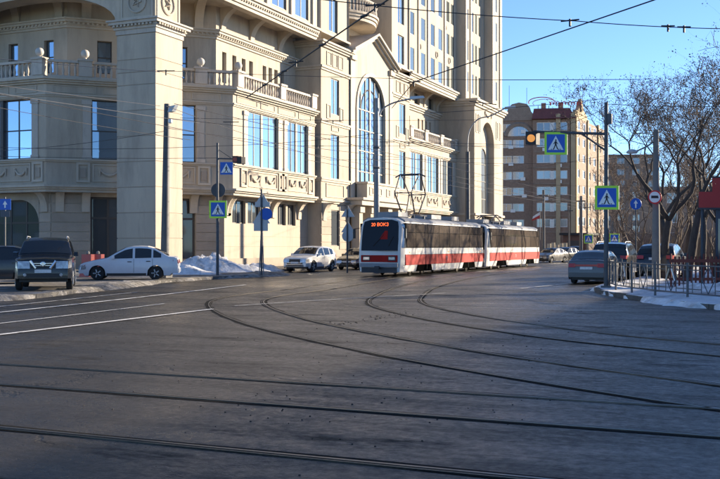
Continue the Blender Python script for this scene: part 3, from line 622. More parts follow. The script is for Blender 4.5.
for sg in (-1, 1):                                       # raking cornice
    e = 74.6 if sg < 0 else 85.0
    for k, (n1, dz) in enumerate(((.25,.0),(.50,.22),(.70,.42))):
        a0, b0 = (e, gz(75.0 if sg < 0 else 84.6)-.05+dz-0.12), (79.8, gz(79.8)+dz+.0)
        mb = MB(); mb.fprism(F, [a0, b0, (b0[0], b0[1]+.21), (a0[0], a0[1]+.21)], -2.2, n1); part(mb, 'raking_cornice', 'cream_trim')
# porch ledge with canopy balcony in front of the arch
part(MB().box(-36,-32.4,74.6,85.0,5.0,5.42), 'porch_ledge', 'cream_trim'); part(MB().box(-36,-32.2,74.4,85.2,5.42,5.62), 'porch_ledge', 'cream_trim')
mb = MB().box(-33.5,-32.55,76.0,83.4,5.62,6.85); part(mb, 'porch_parapet', 'cream_trim'); part(MB().box(-33.55,-32.45,75.9,83.5,6.85,7.02), 'parapet_coping', 'cream_trim')
for s in (76.5,78.4,80.3,82.2): frame_panel(Fac((-32.55,0),(0,1),(1,0)), s, s+.8, 5.9, 6.6, 0, t=.1)
for s in (75.2, 77.6, 81.4, 83.8): part(MB().box(-33.6,-32.9,s,s+.7,0,5.0), 'porch_column', 'cream'); part(MB().box(-33.75,-32.75,s-.12,s+.82,4.4,4.98), 'column_capital', 'cream_trim')
wall(Fac((-36.2,0),(0,1),(1,0)), 75, 84.6, 0, 5.2, [(76.3,78.2,.2,4.4),(79.0,81.2,.2,4.4)], 0, .3, m='cream')
for a, b_ in ((76.3,78.2),(79.0,81.2)): window(Fac((-36.2,0),(0,1),(1,0)), a, b_, .2, 4.4, -.2, 2, 1, 'dark_glass', fw=.1, top=3.2)
# upper centre: wall behind the gable and the curved balcony
F = Fac((-36.2,0),(0,1),(1,0)); wall(F, 75, 84.6, 16, 31, [(76.6+1.3*k,77.2+1.3*k,19.6,20.5) for k in range(4)]+[(77,79,22.2,25.2),(80.6,82.6,22.2,25.2)], 0, .35)
for k in range(4): window(F, 76.6+1.3*k, 77.2+1.3*k, 19.6, 20.5, -.25, 1, 1, 'dark_glass', fw=.06)
for a in (77, 80.6): window(F, a, a+2, 22.2, 25.2, -.25, 2, 1, fw=.07)
def seg(e, z): return [(-36.3+ (2.6+e)*math.sin(math.pi*k/16)**0.8, 75.0-.0+9.6*k/16) for k in range(17)]
for z0, z1, e in ((21.1,21.4,0),(21.4,21.65,.15),(21.65,21.85,.3)): part(MB().poly(seg(e,z0)+[(-36.5,84.6),(-36.5,75.0)], z0, z1-.002), 'balcony_slab', 'cream_trim')
sg_ = seg(0, 0); part(MB().tube([(x,y,22.95) for x, y in sg_], .12, 6), 'handrail', 'pale_stone')
for k in range(30): t = k/29*15.99; i = int(t); x = sg_[i][0]+(sg_[i+1][0]-sg_[i][0])*(t-i); y = sg_[i][1]+(sg_[i+1][1]-sg_[i][1])*(t-i); inst('baluster', bal, BLD, (x, y, 21.85), sc=(1,1,1.3))
# second wing
F = FC; Y0, Y1 = 89.2, 104.5
WW = [(90.2,93.4),(94.9,98.3),(99.7,103.2)]
wall(F, Y0, Y1, 5.3, 12.0, [(a, b_, 7.08, 10.85) for a, b_ in WW], 0, .42)
def cb(n0, n1, z0, z1, name, m='cream_trim'): part(MB().fbox(F, Y0, Y1, z0, z1, n0, n1), name, m)
for z, st in ((4.98,(.08,.22,.34)), (6.86,(.1,.2)), (10.92,(.07,.14)), (11.72,(.16,.32,.46))):
    for k, e in enumerate(st): cb(-1, e, z+k*.13+.001, z+(k+1)*.13, 'cornice')
for a, b_ in WW:
    window(F, a, b_, 7.08, 10.85, -.12, 4, 1, fw=.08)
    part(MB().fbox(F, (a+b_)/2-.15, (a+b_)/2+.15, 7.08, 10.85, -.28, -.07), 'mullion_pier', 'cream_trim')
    for s in (a-.55, b_+.05): part(MB().fbox(F, s, s+.5, 7.08, 10.8, -.05, .06), 'pilaster', 'pale_stone')
    frame_panel(F, a, b_, 5.66, 6.78, 0); garland(F, a+.8, 6.45, 1.0, .38, .01); garland(F, b_-.8, 6.45, 1.0, .38, .01)
wall(Fac((-34.9,0),(0,1),(1,0)), Y0, Y1, 0, 5.2, [(a, b_, 2.0, 4.6) for a, b_ in WW])
for a, b_ in WW: window(Fac((-34.9,0),(0,1),(1,0)), a, b_, 2.0, 4.6, -.25, 3, 1, 'dark_glass', fw=.1)
for s in (89.8, 94.2, 99.0, 103.8): console(Fac((-34.9,0),(0,1),(1,0)), s, .5, 4.97, .95, 1.3, 0)
part(MB().box(-40,-34.05,Y0,Y1,11.5,12.02), 'terrace', 'roof_grey')
balustrade(FC, Y0+.1, Y1-.1, [90.0, 94.2, 99.0, 103.8])
F = uC; ws = [(91.0,91.5),(92.3,92.8),(93.5,94.0),(94.8,95.3),(97.6,98.1),(98.8,99.3),(100.0,100.5),(101.2,101.7)]; br = [(92.0,93.4),(96.6,98.2),(101.0,102.6)]
wall(F, Y0, Y1, 12.0, 18.2, [(a, b_, 13.6, 15.05) for a, b_ in ws]+[(a, b_, 16.5, 17.7) for a, b_ in br], 0, .4)
for a, b_ in ws: window(F, a, b_, 13.6, 15.05, -.28, 1, 1, fw=.08)
for a, b_ in br: window(F, a, b_, 16.5, 17.7, -.28, 2, 1, 'dark_glass', fw=.08)
for z, e in ((15.7,.14),(15.9,.28),(16.1,.42)): part(MB().fbox(uC, Y0, Y1, z, z+.198, -.3, e), 'cornice', 'cream_trim')
for s in (90.2, 94.6, 99.6, 103.6): console(uC, s, .55, 18.0, 1.75, 1.5, 0, 'bracket')
part(MB().box(-40,-33.95,Y0,Y1,18.0,18.38), 'soffit', 'cream')
for z0, z1, nn in ((17.62,17.85,.05),(17.85,18.15,.16),(18.15,18.32,.28),(18.32,18.5,.42)): part(MB().fbox(oC, Y0, Y1, z0, z1-.002, -.5, nn), 'overhang_cornice', 'cream_trim')
TW = [(89.9,91.1),(93.0,94.3),(95.9,97.2),(98.3,99.6),(101.0,102.0),(102.5,103.5)]; tr = [(18.8,21.1),(22.3,24.6),(25.8,28.1),(29.3,31.6),(32.8,35.1)]
def towerwall(F, s0, s1, cols, rows=tr, n=0.0, z0=18.4, z1=38, glass='tower_glass'):
    wall(F, s0, s1, z0, z1, [(a, b_, c_, d) for a, b_ in cols for c_, d in rows], n, .35)
    for a, b_ in cols:
        for c_, d in rows: window(F, a, b_, c_, d, n-.05, 1, 1, glass, fw=.06)
towerwall(oC, Y0, Y1, TW, n=-.1)
for a in (89.25, 92.0, 94.8, 100.1): part(MB().fbox(oC, a, a+.35, 18.5, 38, -.15, .02), 'pilaster', 'cream_trim')
for a, z in ((92.55,21.5),(97.7,21.6),(100.5,25.0),(97.75,28.6),(101.9,21.7),(102.0,28.7)):
    x, y, zz = oC.P(a, z, -.06); part(MB().tube([(x, y+.32*math.cos(2*math.pi*k/12), zz+.32*math.sin(2*math.pi*k/12)) for k in range(13)], .06, 5), 'medallion', 'cream_trim')
# tower
F1 = Fac((-33.0,0),(0,1),(1,0)); F2 = Fac((-32.0,0),(0,1),(1,0))
towerwall(F1, 104.5, 111.6, [(105.2,105.9),(107.1,107.8),(108.4,109.1),(109.7,110.4)], z0=17.6, rows=tr)
wall(Fac((-40,104.5),(1,0),(0,-1)), 0, 7.0, 17, 38, [])
towerwall(F2, 111.6, 115.8, [(113.3,114.0)], z0=17.6, rows=tr)
wall(Fac((-40,111.6),(1,0),(0,-1)), 0, 8.0, 17, 38, []); wall(Fac((-60,115.8),(1,0),(0,1)), 0, 28, 0, 38, [])
for a in (104.55, 106.3, 111.0): part(MB().fbox(F1, a, a+.45, 17.7, 38, -.05, .12), 'pilaster', 'cream_trim')
for a in (111.65, 114.9): part(MB().fbox(F2, a, a+.8, 17.7, 38, -.05, .14), 'pilaster', 'cream_trim')
F = Fac((-31.9,0),(0,1),(1,0)); g0, g1, sp_ = 107.2, 112.4, 13.2; gm, gr = (g0+g1)/2, (g1-g0)/2; P = F.P
mb = MB(); mb.quad(P(104.5,0),P(g0,0),P(g0,sp_),P(104.5,sp_)); mb.quad(P(g1,0),P(116.2,0),P(116.2,sp_),P(g1,sp_)); mb.quad(P(104.5,sp_),P(g0,sp_),P(g0,17.4),P(104.5,17.4)); mb.quad(P(g1,sp_),P(116.2,sp_),P(116.2,17.4),P(g1,17.4))
ar = [(gm-gr*math.cos(math.pi*k/N), sp_+gr*math.sin(math.pi*k/N)) for k in range(N+1)]
for a, b_ in zip(ar, ar[1:]): mb.quad(P(*a),P(*b_),P(b_[0],17.4),P(a[0],17.4)); mb.quad(P(*a),P(*b_),P(*b_,-.75),P(*a,-.75))
for s in (g0, g1): mb.quad(P(s,0),P(s,sp_),P(s,sp_,-.75),P(s,0,-.75))
mb.quad(P(g0,0,-.75),P(g1,0,-.75),P(g1,17,-.75),P(g0,17,-.75)); part(mb, 'tower_base_wall')
wall(Fac((-40,104.5),(1,0),(0,-1)), 0, 8.1, 0, 17.4, [], .02); wall(Fac((-60,116.2),(1,0),(0,1)), 0, 28.1, 0, 17.4, [])
for z, e in ((17.1,.18),(17.35,.34),(17.6,.50),(14.6,.0),(5.0,.2)):
    if e: part(MB().box(-36,-31.9+e,104.5-e,116.2+e,z,z+.248), 'cornice', 'cream_trim')
wo = MB(); G = Fac((-32.58,0),(0,1),(1,0)); wo.tube([G.P(gm-1.2,1,.0)]+[G.P(gm-1.2*math.cos(math.pi*k/12), 11.6+1.2*math.sin(math.pi*k/12)) for k in range(13)]+[G.P(gm+1.2,1)], .12, 5)
wo.fbox(G, gm-.06, gm+.06, 1, 12.6, -.05, .06); 
for z in (3,5,7,9,11): wo.fbox(G, gm-1.15, gm+1.15, z-.05, z+.05, -.05, .055)
wo = part(wo, 'arched_window', 'frame_dark'); MB().quad(G.P(gm-1.2,1,.01),G.P(gm+1.2,1,.01),G.P(gm+1.2,11.6,.01),*[G.P(gm+1.2*math.cos(math.pi*k/12), 11.6+1.2*math.sin(math.pi*k/12), .01) for k in range(1,12)],G.P(gm-1.2,11.6,.01)).build('pane', 'house_glass', wo)
for s in (105.0, 106.0, 113.2, 114.6): frame_panel(F, s, s+.7, 14.2, 16.3, 0, t=.12)
garland(F, 109.8, 16.9, 2.6, .5, .02); courses(F, 104.55, g0-.1, [], .7, 4.9); courses(F, g1+.1, 116.1, [], .7, 4.9)
part(MB().poly([(-80,69.3),(-36.3,69.3),(-36.3,104.5),(-80,104.5)], 30.5, 31), 'roof_slab', 'roof_grey')
# ------------------------------------------------------------------ background buildings
def grid_house(name, label, F, L_, floors, z0, fh, cols, wall_m, dep, win=(1.5,1.5), fm='frame_white', parent=None, roofh=0.4, glass='house_glass', roof_m='roof_grey', ww=None, side=True):
    T = parent or thing(name, label, 'building', F.P(L_/2, 0, 0)); H = z0+floors*fh
    ops = []
    for k in range(floors):
        for c_ in cols: ops.append((c_-(ww or win[0])/2, c_+(ww or win[0])/2, z0+k*fh+0.9, z0+k*fh+0.9+win[1]))
    ss = sorted({0, L_, *[v for o in ops for v in o[:2]]}); zs = sorted({0, H, *[v for o in ops for v in o[2:4]]}); mb = MB()
    for a, b_ in zip(ss, ss[1:]):
        for c_, d in zip(zs, zs[1:]):
            if not any(o[0] < (a+b_)/2 < o[1] and o[2] < (c_+d)/2 < o[3] for o in ops): mb.quad(F.P(a,c_), F.P(b_,c_), F.P(b_,d), F.P(a,d))
    if side:
        mb.quad(F.P(0,0),F.P(0,0,-dep),F.P(0,H,-dep),F.P(0,H)); mb.quad(F.P(L_,0),F.P(L_,0,-dep),F.P(L_,H,-dep),F.P(L_,H)); mb.quad(F.P(0,0,-dep),F.P(L_,0,-dep),F.P(L_,H,-dep),F.P(0,H,-dep))
    mb.build('wall', wall_m, T)
    for o in ops:
        window(F, o[0], o[1], o[2], o[3], -0.12, 2, 1, glass, fm, 0.12, par=T)
    if roofh: MB().fbox(F, -0.3, L_+0.3, H, H+roofh, -dep-0.3, 0.35).build('roof', roof_m, T)
    return T, H
# brown apartment block at the end of the street
f = at(503, 186); e = at(570, 184)
APT = thing('apartment_block', 'tall brown brick apartment block with rooftop script sign', 'building', (f.x, f.y, 0))
D = (Vector((e.x, e.y))-Vector((f.x, f.y))); LA = D.length; D.normalize()
F = Fac((f.x-12*D.x, f.y-12*D.y), (D.x, D.y), (D.y, -D.x)); LA += 12
def aw(px): return 12+(px-503)/67*(LA-12)
grid_house('', '', F, aw(533), 8, 1.2, 3.0, [aw(505)-4.2, aw(506.5), aw(518.5), ], 'brick_brown', 16, (2.1,1.5), parent=APT, roofh=0)
F2_ = Fac(F.P(aw(533),0,0.8)[:2], (D.x, D.y), (D.y, -D.x)); L2 = aw(570)-aw(533)
grid_house('', '', F2_, L2, 7, 4.2, 3.0, [2.0, L2-1.8], 'brick_brown', 16, (2.6,1.6), parent=APT, roofh=0)
for k in range(7):                                       # glazed loggias in the middle and slab bands
    MB().fbox(F2_, 0.2, L2-.1, 4.2+3*k-.12, 4.2+3*k+.12, -.1, .12).build('floor_band', 'brick_tan', APT)
    window(F2_, 3.8, L2-3.6, 4.2+3*k+.8, 4.2+3*k+2.4, .06, 4, 1, 'house_glass', 'frame_white', .12, par=APT)
for s in (L2*0.62, L2+0.1): MB().fbox(F2_, s, s+.8, 0, 26.2, -.2, .35).build('corner_column', 'yellow_plaster', APT)
MB().fbox(F, 0, aw(533), 25.2, 26.2, -16, .15).build('parapet', 'brick_tan', APT)
mb = MB(); s0 = aw(507); s1 = aw(531); mb.fprism(F, [(aw(503),25.2),(aw(503),26.5),(aw(507),26.9),(aw(508.5),27.7),(aw(512),28.3),(aw(519),28.6),(aw(527),28.3),(aw(530),27.6),(aw(531.5),26.8),(aw(533),26.5),(aw(533),25.2)], -.8, .18); mb.build('curved_gable', 'brick_tan', APT)
sc_ = aw(519); wo = MB(); wo.tube([F.P(sc_+2.4*math.cos(math.pi*k/12), 22.3+2.2*math.sin(math.pi*k/12), .05) for k in range(13)], .45, 5); wo = wo.build('arched_window_surround', 'brick_tan', APT)
MB().fprism(F, [(sc_+2.2*math.cos(math.pi*k/12), 22.3+2.0*math.sin(math.pi*k/12)) for k in range(13)], .0, .03).build('pane', 'house_glass', wo)
for s in (-1.1, 0, 1.1): MB().fbox(F, sc_+s-.06, sc_+s+.06, 22.3, 24.0, .02, .1).build('bar', 'frame_white', wo)
rm = MB(); q = [(0,25.3),(L2+1,25.3),(L2-.6,28.0),(.8,28.0)]; rm.hexa([F2_.P(-.2,25.3,.7),F2_.P(L2+1,25.3,.7),F2_.P(L2+1,25.3,-9),F2_.P(-.2,25.3,-9)], [F2_.P(.2,27.6,-2.2),F2_.P(L2,27.6,-2.2),F2_.P(L2,27.6,-7),F2_.P(.2,27.6,-7)]); rm.build('roof', 'roof_red', APT)
for s in (1.6, 4.8, 8.2): MB().fbox(F2_, s, s+.9, 27, 28.8, -4.2, -3.4).build('chimney', 'brick_brown', APT)
# receding sunlit flank
p0 = F2_.P(L2+.9, 0, -.3); F3 = Fac(p0[:2], (0.06,0.998), (0.998,-0.06))
grid_house('', '', F3, 26, 8, 1.6, 3.0, [2.4,6.6,10.8,15,19.2,23.4], 'brick_tan', 14, (1.9,1.6), parent=APT, roofh=0)
mb = MB(); mb.fprism(F3, [(0,25.6),(9,25.6),(9,26.6),(6.5,27.4),(4.5,29.6),(2.5,27.4),(0,26.6)], -.6, .05); mb.build('yellow_gable', 'yellow_plaster', APT)
for s in (0.05, 8.6, 17.2): MB().fbox(F3, s, s+.8, 0, 26, -.2, .3).build('corner_column', 'yellow_plaster', APT)
ac = MB().box(-.45,.45,-.3,.0,-.3,.3).mesh('air_conditioner', 'frame_white')
for s, z in ((aw(511),20.2),(aw(523),14.2),(aw(511),17.0),(aw(524.5),11.0),(aw(513),8.2),(aw(523.5),23.1)): inst('air_conditioner', ac, APT, F.P(s,z,.02), (0,0,math.atan2(D.y,D.x)))
for s, z in ((2.2,19.6),(L2-2,13.6),(L2-2,16.6),(2.4,10.4)): inst('air_conditioner', ac, APT, F2_.P(s,z,.02), (0,0,math.atan2(D.y,D.x)))
# script sign of red and white tubing on the roof
SG = thing('rooftop_sign', 'red and white looping tube sign on the brown block roof', 'sign', F2_.P(L2*.45,27.6,-3))
bz = 29.2; P = F2_.P
MB().tube([P(1.6+2.4*math.cos(a), bz-.4+.9*math.sin(a), -2) for a in [R(200-12*k) for k in range(18)]], .09, 5).build('swoosh', 'flag_red', SG)
MB().tube([P(2.2+2.2*math.cos(a), bz-.6+.7*math.sin(a), -2) for a in [R(210-12*k) for k in range(17)]], .08, 5).build('swoosh', 'flag_white', SG)
mb = MB(); mb.tube([P(3.0+.055*k+.22*math.sin(k*.62), bz-.75+.32*math.cos(k*.62)*(1 if k % 21 < 14 else .5), -2) for k in range(110)], .09, 4); mb.build('script_line', 'flag_red', SG)
mb = MB(); [mb.tube([P(s,27.4,-2.3),P(s,bz-1.1,-2.1)], .06, 4) for s in (1,3,5,7,9)]; mb.build('sign_posts', 'pole_dark', SG)
mb = MB(); [mb.tube([F.P(s,25.5,-4),F.P(s,25.5+h,-4)], .04, 4) for s, h in ((aw(509),7),(aw(513),2.5),(aw(527),6.5))]; mb.build('antenna', 'pole_dark', APT)
# farther blocks behind the trees
q = at(598, 262); F4 = Fac((q.x,q.y), (0.93,0.37), (0.37,-0.93)); grid_house('apartment_block', 'distant tan apartment block behind the bare trees right of the brown one', F4, 16, 8, 1.5, 3.0, [2.2,6,10,13.8], 'brick_tan', 16, (2.0,1.6), roof_m='brick_brown')
q = at(652, 150); F5 = Fac((q.x,q.y), (0.96,0.28), (0.28,-0.96)); grid_house('apartment_block', 'low brown brick block half hidden behind the right-hand tree trunks', F5, 44, 3, 1.2, 3.0, [3+4*k for k in range(10)], 'brick_tan', 12, (1.6,1.6))
# out of frame on the right: unseen row, added and sized to shade the crossing
F6 = Fac((13,150), (0,-1), (-1,0)); grid_house('shade_row', 'unseen brick row added beyond the right picture edge to shade the crossing', F6, 125, 2, 0.6, 3.1, [6+6*k for k in range(20)], 'brick_tan', 40, (1.6,1.9), roofh=0.5)
# out of frame on the left: yellow shop mirrored in the arcade glass
F7 = Fac((-110,2), (1,0), (0,1)); grid_house('yellow_shop', 'yellow rendered shop across the crossing beyond the left picture edge', F7, 44, 3, 1.0, 3.6, [4+5*k for k in range(8)], 'yellow_house', 14, (2.4,1.8))
# kiosk, stalls down the street
q = at(563, 128); T = thing('street_kiosk', 'small brown kiosk with flat black roof before the brown block', 'kiosk', (q.x,q.y,0)); K = Fac((q.x,q.y),(RX,RY),(-FX*-1,-FY))
MB().fbox(K, 0, 3.0, 0, 3.0, -2.5, 0).build('cabin', 'kiosk_brown', T); MB().fbox(K, -.25, 3.25, 3.0, 3.3, -2.7, .4).build('flat_roof', 'black_plastic', T); MB().fbox(K, .5, 2.5, 1.0, 2.3, -.1, .03).build('serving_window', 'dark_glass', T)
q = at(547, 122); T = thing('market_stall', 'row of pale beige stall panels behind the far parked cars', 'stall', (q.x,q.y,0)); K = Fac((q.x,q.y),(RX,RY),(-FX*-1,-FY))
for k in range(5): MB().fbox(K, k*.5, k*.5+.44, .1, 1.9+.15*math.sin(k*2.2), -.1, 0).build('panel', 'beige', T)
MB().fbox(K, -.05, 2.5, .7, .85, -.2, -.1).build('crossbar', 'beige', T)
# red stall on the right edge
q = at(696, 36); T = thing('red_stall', 'red canopied stall with dark panel at the right edge', 'stall', (q.x,q.y,0)); K = Fac((q.x,q.y),(RX,RY),(-FX*-1,-FY))
MB().fbox(K, .1, 2.6, 3.0, 3.58, -2.2, .0).build('canopy', 'kiosk_red', T); MB().fbox(K, .52, 2.6, 3.58, 4.1, -1.8, -.15).build('roof_box', 'kiosk_red', T)
MB().fbox(K, .6, 2.5, .12, 3.0, -2.0, -.25).build('dark_panel', 'kiosk_dark', T); MB().fbox(K, .7, 2.4, 1.2, 2.6, -.26, -.22).build('window', 'dark_glass', T)
for k in range(17): MB().fbox(K, -.9+k*.15, -.9+k*.15+.05, .12, 1.22+.1*(k % 4 == 0), .05, .09).build('slat', 'kiosk_orange', T)
for s in (.15, 1.3, 2.45): MB().fbox(K, s, s+.07, .12, 3.0, -.12, -.05).build('canopy_post', 'pole_dark', T)
MB().fbox(K, .08, 2.62, 2.94, 3.0, -2.22, .03).build('canopy_edge', 'tram_dark', T); MB().fbox(K, .5, 2.62, 4.1, 4.15, -1.82, -.12).build('roof_trim', 'tram_dark', T); MB().fbox(K, .62, 2.45, .95, 1.05, -.25, .0).build('counter', 'beige', T)
MB().fbox(K, -.9, 1.4, 1.0, 1.12, .12, .17).build('rail', 'kiosk_orange', T); MB().fbox(K, -.9, 1.4, .35, .45, .12, .17).build('rail', 'kiosk_orange', T)
# red plastic barriers beside the white sedan
for k, (px, lb) in enumerate(((88,'red plastic road barrier nearest the black off-roader'),(98,'red plastic road barrier next to the white sedan bonnet'))):
    q = at(px, 47.5+k*.3); T = thing('road_barrier', lb, 'barrier', (q.x,q.y,.12), group='red road barriers')
    K = Fac((q.x,q.y),(RX,RY),(-FX*-1,-FY)); mb = MB(); mb.hexa([K.P(-.24,.12,.22),K.P(.24,.12,.22),K.P(.24,.12,-.22),K.P(-.24,.12,-.22)],[K.P(-.24,.5,.10),K.P(.24,.5,.10),K.P(.24,.5,-.10),K.P(-.24,.5,-.10)]); mb.build('foot', 'barrier_red', T)
    MB().fbox(K,-.23,.23,.5,1.2,-.09,.09).build('body', 'barrier_red', T)
    MB().lathe([(.05,0),(.09,.03),(.08,.12),(.03,.16)], 8, K.P(0,1.2,0)).build('lamp', 'concrete', T)
# ------------------------------------------------------------------ tram cars
def tram(label, y0, panto):
    T = thing('tram_car', label, 'tram', (-19.7, y0, 0), group='coupled red and white tram cars')
    x0, x1, L_ = -21.0, -18.4, 15.0; xc = -19.7; h0, h1 = 0.25, 3.02
    B = lambda nm, m, mb, par=None, sm=False: mb.build(nm, m, par or T, sm)
    # body: cross-section swept, nose slightly raked
    sec = [(-1.24,h0),(-1.30,.8),(-1.30,1.45),(-1.27,2.6),(-1.17,2.93),(-.9,3.08),(0,3.14),(.9,3.08),(1.17,2.93),(1.27,2.6),(1.30,1.45),(1.30,.8),(1.24,h0)]
    st = [(0,.80,.0),(.06,.90,.0),(.25,.97,.02),(.7,1.0,.05),(14.3,1.0,0.05),(14.75,.97,.02),(14.94,.90,0),(15.0,.80,0)]
    mb = MB(); n = len(sec)
    for yy, wsc, dz in st:
        for a, z in sec:
            rake = (.32*max(0, (z-1.25)/1.9) if yy < 1 else (-.32*max(0, (z-1.25)/1.9) if yy > 14 else 0))
            mb.v.append((xc+a*wsc, y0+yy+rake, z-(0.05-dz if z > 2.9 else 0)))
    for i in range(len(st)-1):
        for j in range(n-1): a = i*n+j; mb.f.append((a, a+1, a+n+1, a+n))
    mb.f += [tuple(range(n)), tuple(range((len(st)-1)*n, len(st)*n))]
    B('body', 'tram_white', mb, None, 'auto')
    for sgn, xs in ((1, x1), (-1, x0)):
        a, b_ = sorted((xs-sgn*.02, xs+sgn*.006))
        B('red_band', 'tram_red', MB().box(a,b_,y0+.45,y0+14.6,.60,1.14)); B('dark_line', 'tram_dark', MB().box(a,b_+.001,y0+.45,y0+14.6,1.14,1.16))
        # window band with separate panes
        F = Fac((xs, y0), (0,1), (sgn,0)); slope = -.03
        ed = [.62,2.0,3.9,5.8,7.7,9.6,11.5,13.4,14.45]
        wb = MB().hexa([F.P(.5,1.50,.012),F.P(14.55,1.50,.012),F.P(14.55,1.50,-.08),F.P(.5,1.50,-.08)],[F.P(.5,2.80,-.004),F.P(14.55,2.80,-.004),F.P(14.55,2.80,-.15),F.P(.5,2.80,-.15)])
        wb = B('window_band', 'seal_black', wb)
        for k in range(len(ed)-1):
            for z0, z1 in ((1.55,2.30),(2.34,2.76)):
                nn = lambda z: .012-.016*(z-1.50)/1.30+.006
                MB().quad(F.P(ed[k]+.05,z0,nn(z0)),F.P(ed[k+1]-.05,z0,nn(z0)),F.P(ed[k+1]-.05,z1,nn(z1)),F.P(ed[k]+.05,z1,nn(z1))).build('pane', 'tram_glass', wb)
    # front and rear glass follow the rake
    for end in (0, 1):
        yy = lambda z, o: (y0-.0+.32*max(0,(z-1.25)/1.9)-o) if end == 0 else (y0+15.0-.32*max(0,(z-1.25)/1.9)+o)
        pts = [(-1.03,1.36),(1.03,1.36),(1.035,1.9),(1.01,2.6),(.95,2.88),(.6,2.98),(-.6,2.98),(-.95,2.88),(-1.01,2.6),(-1.035,1.9)]
        i = len(pts); mb = MB(); mb.v = [(xc+a, yy(z,.012), z) for a, z in pts]+[(xc+a, yy(z,-.05), z) for a, z in pts]
        mb.f = [tuple(range(i)), tuple(range(2*i-1,i-1,-1))]+[(k,(k+1)%i,i+(k+1)%i,i+k) for k in range(i)]; ws_ = B('windshield', 'tram_screen', mb)
        yb = y0 if end == 0 else y0+15; s = -1 if end == 0 else 1
        def fb(nm, m, a0, a1, z0, z1, o=.03, par=None): ya, yb_ = sorted((yb+s*o, yb-s*.1)); return MB().box(xc+a0, xc+a1, ya, yb_, z0, z1).build(nm, m, par or T)
        fb('front_band', 'tram_red', -1.03, 1.03, .76, 1.12, .02); hl = []
        for sx in (-.72, .72): h = fb('headlight', 'lamp_glass', sx-.17, sx+.17, .88, 1.02, .05); h2 = fb('headlight_rim', 'black_plastic', sx-.21, sx+.21, .83, 1.07, .03, h)
        fb('bumper', 'tram_roof', -1.06, 1.06, .50, .70, .10); fb('skirt', 'tram_dark', -1.0, 1.0, .20, .48, .02)
        mb = MB().tube([(xc,yb-s*.3,.48),(xc,yb+s*.32,.48)], .06, 6); mb.box(xc-.12,xc+.12,yb+s*.32-.06,yb+s*.32+.06,.40,.56); B('coupler', 'tram_dark', mb)
        if end == 0:
            mb = MB(); mb.tube([(xc-.35,yy(1.6,.03),1.6),(xc+.2,yy(2.2,.03),2.2)], .015, 4); mb.tube([(xc+.5,yy(1.6,.03),1.6),(xc+.75,yy(2.1,.03),2.1)], .015, 4); B('wiper', 'black_plastic', mb)
            MB().quad((xc-.05,yy(1.95,.02),1.95),(xc+.42,yy(1.95,.02),1.95),(xc+.42,yy(2.4,.02),2.4),(xc+.25,yy(2.4,.02),2.4)).build('red_cab_curtain', 'tram_red', ws_)
            for sx in (1, -1):                            # curved corner panes beside the windscreen
                lo = [(.10,1.19),(.26,1.285),(.46,1.315)]; mb = MB()
                for (ya_, wa), (yb_, wb_) in zip(lo, lo[1:]): mb.quad(*[(xc+sx*w__*(1-.035*max(0,(z__-1.45)/1.2)), y0+y__+.32*max(0,(z__-1.25)/1.9)*(1 if y__ < .4 else .9), z__) for y__, w__, z__ in ((ya_,wa,1.5),(yb_,wb_,1.5),(yb_,wb_,2.72),(ya_,wa,2.72))])
                B('corner_window', 'house_glass', mb)
            F = Fac((x1, y0), (0,1), (1,0))
            for sx in (1, -1): mb = MB(); mb.tube([(xc+sx*1.22,y0+.25,2.55),(xc+sx*1.45,y0+.05,2.5)], .02, 5); mb.box(xc+sx*1.45-.05,xc+sx*1.45+.05,y0+.0,y0+.12,2.0,2.5); B('mirror', 'black_plastic', mb)
    if panto:
        tm = text_mesh('20 ВОКЗ', .25, 'led'); o = inst('destination_display', tm, T, (xc-.05, y0+.32*(2.72-1.25)/1.9-.022, 2.72), (R(90)-math.atan(.32/1.9), 0, 0))
    tm = text_mesh('71', .3, 'tram_white'); inst('fleet_number', tm, T, (x1+.010, y0+7.2, .88), (R(90),0,R(90)))
    # bogies, underframe
    B('underframe', 'tram_dark', MB().box(xc-1.1,xc+1.1,y0+.6,y0+14.4,.30,.56))
    for yb in (3.4, 11.6):
        bo = B('bogie', 'tram_dark', MB().box(xc-1.02,xc+1.02,y0+yb-1.35,y0+yb+1.35,.32,.62))
        for dy in (-.95,.95):
            for sx in (-1, 1): MB().lathe([(.20,-.05),(.35,-.05),(.35,.0),(.31,.03),(.12,.05)], 18, (xc+sx*.80,y0+yb+dy,.355), 'X').build('wheel', 'rail_steel', bo, 'auto')
        for sx, xs in ((1, x1), (-1, x0)):                # black plate on the skirt paints the shade inside a wheel arch
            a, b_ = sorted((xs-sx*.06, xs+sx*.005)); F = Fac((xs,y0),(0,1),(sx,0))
            B('wheel_arch_shade', 'arch_shade_black', MB().fprism(F, [(yb-1.25,.24),(yb+1.25,.24),(yb+1.05,.66),(yb-1.05,.66)], -.25, .005))
    # roof equipment
    rs = [(-1.225,2.885),(-1.17,2.96),(-.92,3.105),(0,3.165),(.92,3.105),(1.17,2.96),(1.225,2.885)]; mb = MB(); mb.v = [(xc+a, y0+.62, z) for a, z in rs]+[(xc+a, y0+14.4, z) for a, z in rs]; k7 = len(rs)
    mb.f = [(j, j+1, k7+j+1, k7+j) for j in range(k7-1)]+[tuple(range(k7)), tuple(range(k7, 2*k7))]; B('roof', 'tram_roof', mb, None, 'auto')
    for sy in [1.9,3.8,5.7,7.6,9.5,11.4,13.3]:
        for xs in (x1+.004, x0-.004): B('panel_seam', 'tram_dark', MB().box(xs-.004,xs+.004,y0+sy,y0+sy+.012,.30,1.46))
    for sy in (1.0, 7.4, 13.9): B('marker_lamp', 'amber', MB().box(x1-.01,x1+.02,y0+sy,y0+sy+.09,1.24,1.30))
    for a, b_ in ((1.2,2.6),(6.5,8.2),(10.2,11.6)): B('roof_box', 'tram_roof', MB().box(xc-.6,xc+.6,y0+a,y0+b_,3.17,3.42))
